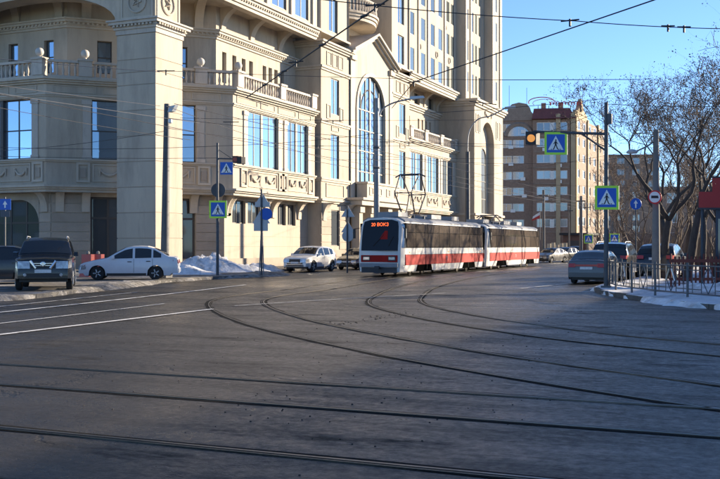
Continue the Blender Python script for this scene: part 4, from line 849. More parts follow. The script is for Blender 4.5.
    pn = MB(); cy = y0+4.6; top = 5.62 if panto else 3.75; s = .045
    if panto:
        for sx in (-.55,.55):
            for dy in (-1.0, 1.0):
                kx = xc+sx*.9; pn.tube([(xc+sx*.7,cy+dy*.35,3.45),(kx,cy+dy*1.15,4.55)], s, 5); pn.tube([(kx,cy+dy*1.15,4.55),(xc+sx*1.05,cy+dy*.15,top)], s*.8, 5)
        for dy in (-1.15,1.15): pn.tube([(xc-.5,cy+dy,4.55),(xc+.5,cy+dy,4.55)], s*.7, 5)
        pn.tube([(xc-.9,cy,top-.12),(xc-.62,cy,top+.03),(xc+.62,cy,top+.03),(xc+.9,cy,top-.12)], s, 6); pn.tube([(xc-.62,cy+.2,top),(xc+.62,cy+.2,top)], s*.8, 5)
    else:
        for sx in (-.5,.5): pn.tube([(xc+sx,cy-1.2,3.4),(xc+sx,cy,3.75),(xc+sx,cy+1.2,3.4)], s, 5)
        pn.tube([(xc-.9,cy,3.62),(xc-.6,cy,3.78),(xc+.6,cy,3.78),(xc+.9,cy,3.62)], s, 5)
    for sx in (-.5,.5): pn.tube([(xc+sx,cy-1.3,3.32),(xc+sx,cy+1.3,3.32)], s, 5); pn.box(xc+sx-.06,xc+sx+.06,cy-.9,cy-.78,3.15,3.32); pn.box(xc+sx-.06,xc+sx+.06,cy+.78,cy+.9,3.15,3.32)
    B('pantograph', 'pole_dark', pn)
    return T
mat('tram_glass', (0.085,0.070,0.058), 0.10, 0.0, var=0.2, vs=1.6, bump=0.02, bs=0.8, orand=0.35); mat('tram_screen', (0.008,0.009,0.012), 0.06, spec=0.22); mat('tram_red_dark', (0.30,0.03,0.025), 0.5, var=0.15)
tram('leading red and white tram car with raised pantograph and lit route display', 47.6, True)
tram('trailing red and white tram car coupled behind, pantograph folded down', 63.4, False)
# ------------------------------------------------------------------ cars
def lerp_list(pts):
    def f_(x):
        if x <= pts[0][0]: return pts[0][1]
        for (a, b_), (c_, d) in zip(pts, pts[1:]):
            if x <= c_: return b_+(d-b_)*(x-a)/max(1e-9, c_-a)
        return pts[-1][1]
    return f_
SPEC = {
 'sedan': dict(L=4.26, W=1.70, H=1.49, belt=[(0,.86),(4.26,.96)], wh=(.80,3.276), r=.295, gc=.20, top=[(0,.40),(.02,.60),(.08,.70),(.2,.76),(.6,.86),(1.1,.955),(1.22,.985),(1.6,1.22),(1.98,1.415),(2.3,1.48),(2.6,1.49),(2.95,1.475),(3.25,1.40),(3.6,1.20),(3.86,1.05),(4.08,1.04),(4.2,.99),(4.24,.70),(4.26,.42)], ws=(1.26,1.96), rw=(3.22,3.82), sw=((1.50,2.30),(2.40,3.10),(3.18,3.52))),
 'suv': dict(L=4.74, W=1.85, H=1.78, belt=[(0,1.08),(4.74,1.14)], wh=(.92,3.77), r=.405, gc=.31, top=[(0,.55),(.02,.92),(.08,1.04),(.3,1.09),(.8,1.13),(1.25,1.17),(1.35,1.2),(1.7,1.45),(2.02,1.67),(2.3,1.75),(2.7,1.78),(3.8,1.77),(4.3,1.70),(4.5,1.55),(4.64,1.15),(4.70,.95),(4.74,.55)], ws=(1.40,2.0), rw=(4.42,4.62), sw=((1.72,2.55),(2.66,3.5),(3.6,4.25))),
 'cross': dict(L=4.30, W=1.77, H=1.60, belt=[(0,.92),(4.3,1.06)], wh=(.86,3.52), r=.345, gc=.24, top=[(0,.45),(.02,.75),(.08,.86),(.25,.92),(.7,.99),(1.12,1.05),(1.2,1.08),(1.6,1.34),(1.92,1.51),(2.2,1.58),(2.5,1.60),(3.2,1.58),(3.7,1.50),(3.95,1.36),(4.15,1.06),(4.24,.90),(4.28,.65),(4.30,.45)], ws=(1.25,1.9), rw=(3.80,4.10), sw=((1.55,2.36),(2.46,3.2),(3.3,3.72))),
 'hatch': dict(L=4.26, W=1.68, H=1.42, belt=[(0,.84),(4.26,.95)], wh=(.78,3.27), r=.285, gc=.19, top=[(0,.38),(.02,.58),(.08,.68),(.3,.76),(.9,.88),(1.15,.93),(1.25,.96),(1.7,1.22),(2.05,1.37),(2.4,1.42),(2.8,1.41),(3.2,1.33),(3.6,1.15),(3.9,1.03),(4.1,1.01),(4.2,.95),(4.24,.68),(4.26,.40)], ws=(1.30,2.02), rw=(3.18,3.86), sw=((1.55,2.35),(2.45,3.15),(3.22,3.5)))}
def car(name, label, kind, paint, pos, fwd, z=0.0, group='parked cars', rails=False, grille='plain', back='plain', detail=True, rim='alloy', vans=False):
    S = SPEC[kind]; L_, W, H, r = S['L'], S['W'], S['H'], S['r']; zt = lerp_list(S['top']); bl = lerp_list(S['belt'])
    T = thing(name, label, 'car', (pos.x, pos.y, z), math.atan2(fwd.y, fwd.x), group, local=True)
    def plan(x): return 1-.15*max(0, 1-x/.55)**2-.10*max(0, 1-(L_-x)/.45)**2
    def hw(x, zz):
        b_ = W/2*plan(x); be = bl(x)
        if zz <= be: return b_*(1-.10*max(0, (.42-zz)/.42)**1.5-.025*max(0, (zz-.62)/(be-.62+1e-6)))
        return b_*(.975-.21*min(1.05, (zz-be)/(H-be)))
    def X(x): return L_/2-x
    xs = sorted({0, L_, *[p_[0] for p_ in S['top']], *[L_*k/46 for k in range(47)], *[w_+d for w_ in S['wh'] for d in (-r-.07,-r-.03,-r*.75,-r*.4,0,r*.4,r*.75,r+.03,r+.07)]})
    def zb(x):
        z0 = S['gc']+(.10 if x < .25 or x > L_-.3 else 0)
        for w_ in S['wh']:
            d = abs(x-w_); ra = r+.055
            if d < ra: z0 = max(z0, r+math.sqrt(ra*ra-d*d))
        return z0
    NL = 9; mb = MB()
    def crown(x, f_):                                    # height across the top at fraction f_ of the half width
        t = zt(x)
        return t+.012*(1-f_/.6) if f_ < .6 else t-.03*(f_-.6)/.33
    rowl = None
    for x in xs:
        t = zt(x)-.055; b0 = min(zb(x), t-.02); row = []
        for sg in (-1, 1):
            side = [(sg*hw(x, b0+(t-b0)*k/NL), b0+(t-b0)*k/NL) for k in range(NL+1)]
            h = hw(x, t); side += [(sg*h*.965, t+.025), (sg*h*.88, crown(x,.88)), (sg*h*.6, crown(x,.6)), (sg*h*.3, crown(x,.3))]
            row.append(side)
        sec = row[0]+[(0, crown(x,0))]+row[1][::-1]; base = len(mb.v)
        mb.v += [(X(x), a, zz) for a, zz in sec]; m_ = len(sec)
        if rowl is not None:
            for j in range(m_-1): mb.f.append((rowl+j, rowl+j+1, base+j+1, base+j))
        else: mb.f.append(tuple(range(base, base+m_)))
        rowl = base
    mb.f.append(tuple(range(rowl, rowl+m_)))
    mb.build('body', paint, T, 'auto')
    MB().box(X(L_-.35), X(.3), -W/2+.16, W/2-.16, S['gc']-.02, .55).build('underbody', 'black_plastic', T)
    # side glass
    for sg in (-1, 1):
        for a, b_ in S['sw']:
            mb = MB(); N = 7; prev = None
            for k in range(N+1):
                x = a+(b_-a)*k/N; z0 = bl(x)+.035; z1 = max(z0+.01, zt(x)-.105)
                col_ = [(X(x), sg*(hw(x, z0+(z1-z0)*j/4)+.006), z0+(z1-z0)*j/4) for j in range(5)]
                if prev:
                    for j in range(4): mb.quad(prev[j], col_[j], col_[j+1], prev[j+1])
                prev = col_
            mb.build('side_window', 'car_glass', T, True)
        if detail:
            for a, b_ in S['sw'][:2]:
                xx = b_-.22; MB().box(X(xx+.18), X(xx), sg*hw(xx,.85)-.012, sg*hw(xx,.85)+.022, bl(xx)-.13, bl(xx)-.095).build('door_handle', 'black_plastic' if 'white' in paint else paint, T)
                dl = MB(); pts = [(X(b_+.05), sg*(hw(b_+.05, zz)+.003), zz) for zz in [S['gc']+.12+(bl(b_)-S['gc']-.12)*k/6 for k in range(7)]]; dl.tube(pts, .006, 4); dl.build('door_seam', 'black_plastic', T)
            xx = S['sw'][0][0]-.02; y = sg*(hw(xx, bl(xx))+.09)
            MB().hexa([(X(xx)-.07,y-.08,bl(xx)+.03),(X(xx)+.07,y-.07,bl(xx)+.03),(X(xx)+.07,y+.07,bl(xx)+.03),(X(xx)-.07,y+.09,bl(xx)+.03)],[(X(xx)-.06,y-.08,bl(xx)+.18),(X(xx)+.03,y-.07,bl(xx)+.17),(X(xx)+.03,y+.07,bl(xx)+.17),(X(xx)-.06,y+.09,bl(xx)+.18)]).build('mirror', paint, T)
            MB().box(X(S['wh'][1]-r-.1), X(S['wh'][0]+r+.1), sg*(W/2-.03)-.02, sg*(W/2-.03)+.02, S['gc'], S['gc']+.10).build('sill', 'black_plastic', T)
    for nm, (a, b_) in (('windscreen', S['ws']), ('rear_window', S['rw'])):
        mb = MB(); N = 6; prev = None
        for k in range(N+1):
            x = a+(b_-a)*k/N; h = hw(x, zt(x)-.06)-.05; row = [(X(x)+(.008 if nm == 'windscreen' else -.008), h*f_, crown(x, abs(f_)*.95)+.008) for f_ in (-.98,-.8,-.5,0,.5,.8,.98)]
            if prev:
                for j in range(6): mb.quad(prev[j], prev[j+1], row[j+1], row[j])
            prev = row
        mb.build(nm, 'car_glass', T, True)
    # wheels
    for wx in S['wh']:
        for sg in (-1, 1):
            y = sg*(W/2-.115); wh_ = MB().lathe([(r*.62,-.095),(r*.9,-.105),(r*.985,-.08),(r,-.03),(r,.03),(r*.985,.08),(r*.9,.105),(r*.62,.095)], 26, (X(wx), y, r), 'Y').build('wheel', 'rubber', T, 'auto')
            mb = MB().lathe([(.02,-.03*sg),(r*.2,-.03*sg),(r*.24,0),(r*.55,.0),(r*.65,-.02*sg),(r*.65,-.06*sg)], 20, (X(wx), y+sg*.085, r), 'Y')
            o = MB(); 
            for k in range(5): a = 2*math.pi*k/5; o.tube([(X(wx)+r*.12*math.cos(a), y+sg*.10, r+r*.12*math.sin(a)), (X(wx)+r*.6*math.cos(a), y+sg*.094, r+r*.6*math.sin(a))], r*.10, 5)
            mb.build('rim', 'alloy' if paint in ('paint_white','paint_pearl') else 'steel_grey', wh_, 'auto'); o.build('spokes', rim, wh_)
    # front: lights, grille, plate
    hz = zt(.12)-.16; fw_ = W/2*plan(.05)
    for sg in (-1, 1):
        ya = sg*(fw_-.40); yb = sg*(hw(.28, hz)+.004); hs = 1.35 if kind == 'suv' else 1.0; P8 = [(X(-.015),ya,hz-.10*hs),(X(.05),sg*(hw(.06,hz)-.02),hz-.09*hs),(X(.32),yb,hz-.04),(X(.32),yb-sg*.12,hz-.04)]; Q8 = [(X(.02),ya,hz+.06*hs),(X(.085),sg*(hw(.06,hz)-.03),hz+.08*hs),(X(.34),yb-sg*.004,hz+.085),(X(.34),yb-sg*.12,hz+.085)]
        lp_ = [(-.02, abs(ya)), (-.022, fw_*.985), (.04, hw(.04,hz)+.016), (.10, hw(.10,hz)+.016), (.20, hw(.20,hz)+.014), (.32, hw(.32,hz)+.010)]; lm = MB()
        for (x0_, y0_), (x1_, y1_) in zip(lp_, lp_[1:]):
            u0, u1 = hz-.11*hs+.05*max(0, x0_), hz-.11*hs+.12*max(0, x1_); t0, t1 = hz+.07*hs+.12*max(0, x0_), hz+.07*hs+.12*max(0, x1_)
            lm.hexa([(X(x0_),sg*y0_,u0),(X(x1_),sg*y1_,u1),(X(x1_+.06),sg*(y1_-.08),u1),(X(x0_+.06),sg*(y0_-.02),u0)], [(X(x0_+.03),sg*y0_,t0),(X(x1_+.02),sg*(y1_-.012),t1),(X(x1_+.08),sg*(y1_-.08),t1),(X(x0_+.08),sg*(y0_-.02),t0)])
        lm.build('headlight', 'lamp_glass', T)
        MB().lathe([(.06,-.03),(.06,.01),(.04,.02)], 12, (X(-.0), sg*(fw_-.25), S['gc']+.22), 'X').build('fog_lamp', 'lamp_glass', T)
        za = (bl(L_)-.08) if kind != 'suv' and kind != 'cross' else bl(L_)
        MB().hexa([(X(L_+.012),sg*(W/2*.9-.30),za-.16),(X(L_+.012),sg*W/2*.88,za-.16),(X(L_-.22),sg*(hw(L_-.22,za)+.006),za-.14),(X(L_-.22),sg*(hw(L_-.22,za)-.1),za-.14)],[(X(L_-.02),sg*(W/2*.9-.30),za),(X(L_-.02),sg*W/2*.88,za),(X(L_-.24),sg*(hw(L_-.22,za)+.006),za),(X(L_-.24),sg*(hw(L_-.22,za)-.1),za)]).build('tail_light', 'tail_red', T)
    gz_ = hz-.01
    MB().hexa([(X(-.012),-fw_+.44,gz_-.11),(X(-.012),fw_-.44,gz_-.11),(X(.1),fw_-.44,gz_-.11),(X(.1),-fw_+.44,gz_-.11)],[(X(.022),-fw_+.40,gz_+.10),(X(.022),fw_-.40,gz_+.10),(X(.1),fw_-.40,gz_+.10),(X(.1),-fw_+.40,gz_+.10)]).build('grille', 'black_plastic', T)
    if grille == 'struts':
        for sg in (-1, 1): MB().tube([(X(-.035),sg*.22,gz_-.13),(X(-.005),sg*.40,gz_+.11)], .045, 6).build('grille_strut', 'chrome', T)
        for dz in (-.05,.02): MB().box(X(.01),X(-.03),-.3,.3,gz_+dz,gz_+dz+.022).build('grille_bar', 'chrome', T)
        MB().lathe([(.085,-.02),(.085,.02),(.06,.03)], 16, (X(-.02),0,gz_+.01), 'X').build('emblem', 'chrome', T)
    elif grille == 'jet':
        MB().hexa([(X(-.02),-.62,gz_-.34),(X(-.02),.62,gz_-.34),(X(.1),.62,gz_-.34),(X(.1),-.62,gz_-.34)],[(X(-.0),-.44,gz_+.02),(X(-.0),.44,gz_+.02),(X(.1),.44,gz_+.02),(X(.1),-.44,gz_+.02)]).build('grille_mouth', 'black_plastic', T)
        for dz in (-.24,-.14): MB().box(X(.02),X(-.028),-.48,.48,gz_+dz,gz_+dz+.02).build('grille_bar', 'chrome', T)
    else: MB().box(X(.02),X(-.02),-.36,.36,gz_,gz_+.02).build('grille_bar', 'chrome', T)
    MB().box(X(.05),X(-.018),-fw_+.25,fw_-.25,S['gc']+.14,S['gc']+.27).build('air_intake', 'black_plastic', T)
    MB().box(X(.02),X(-.03),-.26,.26,S['gc']+.29,S['gc']+.40).build('number_plate', 'plate_white', T)
    MB().box(X(L_+.02),X(L_-.03),-.26,.26,(.62 if kind in ('sedan','hatch') else .85),(.73 if kind in ('sedan','hatch') else .96)).build('number_plate', 'plate_white', T)
    MB().box(X(L_+.03),X(L_-.1),-W/2*.86,W/2*.86,S['gc']+.14,S['gc']+.30).build('rear_bumper', paint if kind != 'suv' else 'black_plastic', T)
    if back == 'band': MB().box(X(L_+.012),X(L_-.05),-W/2*.62,W/2*.62,bl(L_)-.20,bl(L_)-.12).build('tail_band', 'tail_red', T)
    if rails:
        for sg in (-1, 1):
            y = sg*(hw(2.6, H)-.04); MB().tube([(X(2.3),y,H-.04),(X(2.5),y,H+.035),(X(3.9),y,H+.03),(X(4.2),y,H-.05)], .02, 6).build('roof_rail', 'alloy', T)
    return T
mat('car_glass', (0.02,0.023,0.026), 0.04, 0.0, spec=0.6)
def camv(a, b_): return Vector((RX*a+FX*b_, RY*a+FY*b_, 0))   # direction given as (right, away) of the camera
p = at(47, 34.6); car('parked_car', 'black off-roader with chrome grille facing us on the left pavement', 'suv', 'paint_black', p, camv(.26,-1), .12, rails=True, grille='struts')
p = at(130.5, 43.6); car('parked_car', 'white saloon seen side-on, parked before the big stone pillar', 'sedan', 'paint_white', p, camv(-1,-.13), .12, rim='alloy')
p = at(-5, 39.0); car('parked_car', 'dark car cut off by the left edge, behind the black off-roader', 'sedan', 'paint_navy', p, camv(-1,-.2), .12)
car('parked_car', 'white crossover parked along the sunlit wall, left of the tram', 'cross', 'paint_pearl', Vector((-27.6,55.4,0)), Vector((0,-1,0)), 0.0, grille='jet')
car('parked_car', 'black saloon parked right behind the white crossover', 'sedan', 'paint_black', Vector((-27.3,62.3,0)), Vector((0,-1,0)), 0.0)
car('parked_car', 'silver saloon seen from behind with red tail band, by the right kerb', 'hatch', 'paint_silver', Vector((-7.75,43.6,0)), Vector((0.03,1,0)), 0.0, back='band')
car('parked_car', 'dark off-roader in front of the silver saloon at the right kerb', 'suv', 'paint_black', Vector((-8.0,50.6,0)), Vector((0,1,0)), 0.0, rails=True)
car('parked_car', 'dark crossover parked on the pavement behind the fence and pole', 'cross', 'paint_navy', Vector((-5.5,48.2,0)), Vector((0.05,1,0)), 0.12)
q = at(551, 95); car('parked_car', 'pale car far down the street, left of two near the stalls', 'hatch', 'paint_silver', q, Vector((-.3,-1,0)), detail=False)
q = at(564, 97); car('parked_car', 'dark blue car far down the street, right of two near the stalls', 'sedan', 'paint_navy', q, Vector((-.35,-1,0)), detail=False)
q = at(576, 120); car('parked_car', 'tiny dark car farthest away, below the brown kiosk', 'cross', 'paint_black', q, Vector((.2,-1,0)), detail=False)
# ------------------------------------------------------------------ poles and traffic signs
FCAM = lambda c_, nx=None: Fac((c_.x, c_.y), (RX, RY), (-FX*-1, -FY))
def face(c_, dx, dy): n_ = Vector((dx, dy)).normalized(); return Fac((c_.x, c_.y), (-n_.y, n_.x), (n_.x, n_.y))
def crossing(F, z, s, parent, border=None, lbl='crossing_sign'):
    """square pedestrian-crossing plate: blue field, white triangle, black walker.  s = side"""
    h = s/2; T_ = MB().fbox(F, -h, h, z-h, z+h, -.02, .0).build(lbl, 'sign_back', parent)
    if border: MB().fbox(F, -h, h, z-h, z+h, .001, .004).build('lime_border', 'sign_lime', T_)
    k = h*(.80 if border else .97); MB().fbox(F, -k, k, z-k, z+k, .004, .008).build('blue_field', 'sign_blue', T_)
    MB().fprism(F, [(-k*.86,z-k*.72),(k*.86,z-k*.72),(0,z+k*.84)], .008, .011).build('white_triangle', 'sign_white', T_)
    mb = MB(); u = k; W_ = lambda a, b_, c_, d, t: mb.fprism(F, [(a-t,b_),(a+t,b_),(c_+t,d),(c_-t,d)], .011, .014)
    mb.fprism(F, [(.09*u*math.cos(2*math.pi*i/10)+.02*u, z+.36*u+.09*u*math.sin(2*math.pi*i/10)) for i in range(10)], .011, .014)
    W_(.0,z-.16*u,.0,z+.25*u,.10*u); W_(.22*u,z-.66*u,.03*u,z-.14*u,.06*u); W_(-.24*u,z-.66*u,-.02*u,z-.14*u,.06*u); W_(.24*u,z-.08*u,.05*u,z+.20*u,.04*u); W_(-.24*u,z-.08*u,-.05*u,z+.20*u,.04*u)
    for a in (-.5,-.3,.32,.52): W_(a*u,z-.70*u,a*u*.9,z-.60*u,.05*u)
    mb.build('walker', 'sign_black', T_); return T_
def disc(F, z, r, m, n0, n1, name, parent, s=0.0): return MB().fprism(F, [(s+r*math.cos(2*math.pi*i/24), z+r*math.sin(2*math.pi*i/24)) for i in range(24)], n0, n1).build(name, m, parent)
def tri(F, z, r, m, n0, n1, name, parent, s=0.0, up_=1): return MB().fprism(F, [(s-r,z-up_*.5*r),(s+r,z-up_*.5*r),(s,z+up_*1.15*r)], n0, n1).build(name, m, parent)
# right-hand pole with the long arm
b = Vector((-5.95,35.3,.12)); T = thing('sign_pole', 'tall grey pole with long arm, amber beacon and two crossing signs', 'sign pole', b)
MB().tube([(b.x,b.y,.12),(b.x,b.y,6.65)], .085, 12, .07).build('pole', 'pole_dark', T, 'auto'); MB().box(b.x-.16,b.x+.16,b.y-.16,b.y+.16,.12,.2).build('foot', 'pole_dark', T)
e = air(533, 131, 35.0); e = Vector((e.x, e.y, 5.62)); MB().tube([(b.x,b.y,5.55),(e.x,e.y,5.66)], .05, 8).build('arm', 'pole_dark', T); m_ = Vector((b.x,b.y,5.55)).lerp(Vector((e.x,e.y,5.66)), .34); MB().tube([(b.x,b.y,4.95),m_], .035, 6).build('brace', 'pole_dark', T)
MB().box(b.x+.05,b.x+.2,b.y-.1,b.y+.1,5.9,6.25).build('control_box', 'pole_dark', T)
F = FCAM(Vector((b.x,b.y))-Vector((FX,FY))*.1); crossing(F, 3.3, .84, T, True)
m_ = Vector((b.x,b.y,5.5)).lerp(Vector((e.x,e.y,5.6)), .69); F = FCAM(Vector((m_.x,m_.y))-Vector((FX,FY))*.06); crossing(F, 5.23, .80, T, True)
F = FCAM(Vector((e.x,e.y))); mb = MB().fbox(F,-.2,.17,5.2,5.66,-.12,.1); bx_ = mb.build('beacon_box', 'black_plastic', T); disc(F, 5.42, .135, 'amber', .1, .12, 'beacon_lens', bx_)
# left-hand pole with two crossing signs
b = at(217.5, 49.6); b.z = .12; T = thing('sign_pole', 'thin grey pole left of the snow with lime crossing sign and short arm', 'sign pole', b); z = lambda y: EYE+(246-y)/F0*49.6
MB().tube([(b.x,b.y,.12),(b.x,b.y,z(143))], .075, 10, .06).build('pole', 'pole_dark', T, 'auto'); q = at(238, 49.6); MB().tube([(b.x,b.y,z(158.5)),(q.x,q.y,z(159))], .04, 6).build('arm', 'pole_dark', T); MB().tube([(b.x,b.y,z(149)),at(231,49.6,z(158))], .015, 4).build('stay', 'pole_dark', T)
F = FCAM(at(218, 49.5)); crossing(F, z(209.5), .88, T, True); F = FCAM(at(226.5, 49.5)); crossing(F, z(168.5), .64, T)
F = FCAM(at(235.5, 49.55)); q_ = MB().fbox(F,-.14,.14,z(163.2),z(156),-.2,.02).build('signal_head', 'kiosk_brown', T); disc(F, z(159.6), .11, 'red_lens', .02, .035, 'signal_lens', q_)
F = FCAM(at(241, 49.55)); MB().fbox(F,-.12,.10,z(164),z(157),-.15,.1).build('signal_head', 'black_plastic', T)
F = FCAM(at(218.5, 49.75)); q_ = disc(F, z(190), .36, 'pole_dark', .0, .02, 'round_sign', T)
# triple sign post seen from behind
b = at(261.5, 50.5); b.z = .12; T = thing('sign_pole', 'post with grey triangular sign backs and a blue disc by the crossover', 'sign pole', b); z = lambda y: EYE+(246-y)/F0*50.5
MB().tube([(b.x,b.y,.12),(b.x,b.y,z(189))], .05, 8).build('pole', 'pole_dark', T, 'auto')
for dx in (-.22, .20): MB().tube([at(261.5+dx*10,50.5,.12), at(262+dx*2,50.6,z(222))], .03, 6).build('prop', 'steel_grey', T)
F = FCAM(b.xy); tri(F, z(202), .42, 'sign_back', -.06, -.045, 'triangle_sign', T); MB().fbox(F,-.38,.38,z(207),z(202),-.065,-.06).build('plate', 'sign_back', T)
tri(F, z(219), .45, 'sign_back', -.06, -.045, 'triangle_sign', T, -.05); MB().fbox(F,-.42,.30,z(231),z(223),-.045,-.03).build('plate', 'sign_back', T)
F = face(at(264.5,50.4), .55, -.83); disc(F, z(214), .31, 'sign_blue', -.12, -.10, 'blue_disc', T, .10)
# sign post behind the tram nose
b = Vector((-24.2,53.5,.12)); T = thing('sign_pole', 'post with two grey triangular sign backs just left of the tram', 'sign pole', b); pd = (b.x*FX+b.y*FY); z = lambda y: EYE+(246-y)/F0*pd
MB().tube([(b.x,b.y,.0),(b.x,b.y,z(206))], .05, 8).build('pole', 'pole_dark', T, 'auto'); F = FCAM(b.xy); tri(F, z(213.5), .40, 'sign_back', -.06, -.045, 'triangle_sign', T); tri(F, z(229), .40, 'sign_back', -.06, -.045, 'triangle_sign', T); disc(F, z(236), .34, 'sign_back', -.045, -.03, 'round_sign', T)
# lamp post before the pillar
b = at(164.5, 45.5); b.z = .12; T = thing('lamp_post', 'thick dark lamp post with floodlight standing in front of the stone pillar', 'lamp post', b); z = lambda y: EYE+(246-y)/F0*45.5
t_ = at(167, 45.5, z(104)); MB().tube([(b.x,b.y,.12),t_], .20, 14, .13).build('post', 'pole_dark', T, 'auto'); MB().tube([t_-Vector((0,0,.1)), at(170,45.4,z(107))], .03, 6).build('bracket', 'pole_dark', T)
F = FCAM(at(171.5,45.3)); MB().hexa([F.P(-.1,z(113),.1),F.P(.1,z(112),.1),F.P(.1,z(112),-.1),F.P(-.1,z(113),-.1)],[F.P(-.06,z(107),.05),F.P(.22,z(105.5),.05),F.P(.22,z(105.5),-.12),F.P(-.06,z(107),-.12)]).build('floodlight', 'sign_back', T)
MB().lathe([(.06,0),(.10,.05),(.10,.16),(.05,.22)], 10, at(170.3,45.3,z(124))).build('camera_dome', 'frame_white', T); MB().box(b.x-.26,b.x+.26,b.y-.26,b.y+.26,.1,.5).build('foot', 'concrete', T)
# tram poles behind the tram
b = Vector((-22.6,54.2,0)); T = thing('lamp_post', 'tall grey tram pole with curved lamp arm rising behind the tram nose', 'lamp post', b)
MB().tube([(b.x,b.y,0),(b.x,b.y,10.4)], .20, 14, .14).build('post', 'steel_grey', T, 'auto')
ap = [Vector((b.x,b.y,9.0)),Vector((b.x+.3,b.y+.2,9.75)),Vector((b.x+.9,b.y+.5,10.15)),Vector((b.x+1.9,b.y+.9,10.4))]; MB().tube(crom(ap, 5), .05, 6).build('lamp_arm', 'steel_grey', T)
MB().hexa([(ap[3].x-.1,ap[3].y-.15,10.34),(ap[3].x+.75,ap[3].y+.2,10.42),(ap[3].x+.7,ap[3].y+.4,10.42),(ap[3].x-.15,ap[3].y+.1,10.34)],[(ap[3].x-.05,ap[3].y-.1,10.52),(ap[3].x+.65,ap[3].y+.22,10.56),(ap[3].x+.6,ap[3].y+.36,10.56),(ap[3].x-.1,ap[3].y+.06,10.52)]).build('lamp_head', 'sign_back', T)
for zz in (7.4, 6.2): MB().lathe([(.19,0),(.23,.02),(.23,.10),(.19,.12)], 12, (b.x,b.y,zz)).build('collar', 'pole_dark', T)
b = Vector((-22.9,73.2,0)); T = thing('tram_pole', 'dark tram pole with curved lamp arm in front of the tower arch', 'lamp post', b)
MB().tube([(b.x,b.y,0),(b.x,b.y,8.9)], .21, 12, .17).build('post', 'pole_dark', T, 'auto')
ap = [Vector((b.x,b.y,8.6)),Vector((b.x+.1,b.y+.05,10.4)),Vector((b.x+.7,b.y+.4,11.4)),Vector((b.x+1.6,b.y+.9,11.7)),Vector((b.x+2.6,b.y+1.4,12.3))]; MB().tube(crom(ap, 6), .05, 6).build('lamp_arm', 'steel_grey', T); MB().tube([ap[4], ap[4]+Vector((.7,.4,.12))], .12, 6).build('lamp_head', 'sign_back', T)
# lamp pole with the round no-entry-for-lorries sign between the trees
b = at(656, 43.5); b.z = .12; T = thing('lamp_post', 'weathered concrete lamp pole with round white sign among the right-hand trees', 'lamp post', b); z = lambda y: EYE+(246-y)/F0*43.5
MB().tube([(b.x,b.y,.1),(b.x,b.y,z(130))], .19, 12, .12).build('post', 'concrete', T, 'auto'); F = FCAM(at(655, 43.2)); q_ = disc(F, z(197.5), .30, 'sign_red', .0, .02, 'round_sign', T); disc(F, z(197.5), .24, 'sign_white', .021, .026, 'white_field', q_); MB().fbox(F,-.15,.15,z(198.6),z(196),.026,.03).build('lorry_symbol', 'sign_black', q_); MB().fbox(F,.09,.17,z(198.6),z(197),.0265,.0305).build('lorry_cab', 'sign_black', q_)
ap = [Vector((b.x,b.y,z(134))), at(650, 43.4, z(139)), at(636, 43.3, z(150))]; MB().tube([Vector((b.x,b.y,z(140))), at(648,43.4,z(146)), at(634,43.3,z(153))], .035, 6).build('lamp_arm', 'concrete', T); q = at(632,43.3,z(153)); MB().lathe([(.05,-.06),(.22,-.04),(.26,.03),(.15,.12),(.03,.15)], 10, q).build('lamp_head', 'sign_back', T)
# blue mandatory-direction disc
b = at(636, 52); b.z = .12; T = thing('sign_pole', 'post with round blue arrow sign under the branches', 'sign pole', b); z = lambda y: EYE+(246-y)/F0*52; MB().tube([(b.x,b.y,.1),(b.x,b.y,z(198))], .04, 8).build('pole', 'pole_dark', T); F = FCAM(at(636,51.9)); q_ = disc(F, z(204), .30, 'sign_blue', .0, .02, 'blue_disc', T)
MB().fbox(F,-.035,.035,z(208),z(203),.02,.024).build('arrow_shaft', 'sign_white', q_); tri(F, z(202.6), .11, 'sign_white', .0205, .0245, 'arrow_head', q_)
# blue arrow plate at the left edge
b = at(5, 43.5); b.z = .12; T = thing('sign_pole', 'blue square arrow sign on a post at the left edge', 'sign pole', b); z = lambda y: EYE+(246-y)/F0*43.5; MB().tube([(b.x,b.y,.1),(b.x,b.y,z(197))], .04, 8).build('pole', 'pole_dark', T); F = FCAM(at(5.5,43.4)); q_ = MB().fbox(F,-.24,.24,z(210),z(199),.0,.02).build('blue_plate', 'sign_blue', T); MB().fbox(F,-.03,.03,z(208),z(204),.02,.024).build('arrow_shaft', 'sign_white', q_); tri(F, z(203.5), .10, 'sign_white', .0205, .0245, 'arrow_head', q_)
q_ = MB().fbox(F,-.2,.2,z(217),z(211),.0,.02).build('lower_plate', 'kiosk_dark', T)
# far crossing signs and poles
for px, py, d, lb in ((588.5,239,95,'small far crossing sign left of the right-hand pole'),(614.5,238.5,85,'small far crossing sign right of the right-hand pole')):
    b = at(px, d); T = thing('sign_pole', lb, 'sign pole', b); z = EYE+(246-py)/F0*d; MB().tube([(b.x,b.y,0),(b.x,b.y,z+.5)], .05, 6).build('pole', 'pole_dark', T); crossing(FCAM(at(px,d-.1)), z, .85, T, True)
for px, top, d, r_, lb in ((543.5,190,100,.17,'slim grey utility pole far left of three before the brown block'),(581,196,105,.20,'utility pole in the middle before the brown block'),(587,203,118,.12,'thin pale utility pole right before the brown block'),(569,206,112,.09,'thin flag pole near the brown kiosk')):
    b = at(px, d); T = thing('utility_pole', lb, 'pole', b); z = EYE+(246-top)/F0*d; MB().tube([(b.x,b.y,0),(b.x,b.y,z)], r_, 8, r_*.75).build('post', 'concrete', T); MB().box(b.x-.5,b.x+.5,b.y-.06,b.y+.06,z-.6,z-.48).build('crossarm', 'pole_dark', T)
b = at(540, 98); T = thing('flag', 'small red and white flag on a short staff beyond the tram', 'flag', b); F = FCAM(b.xy); z = lambda y: EYE+(246-y)/F0*98
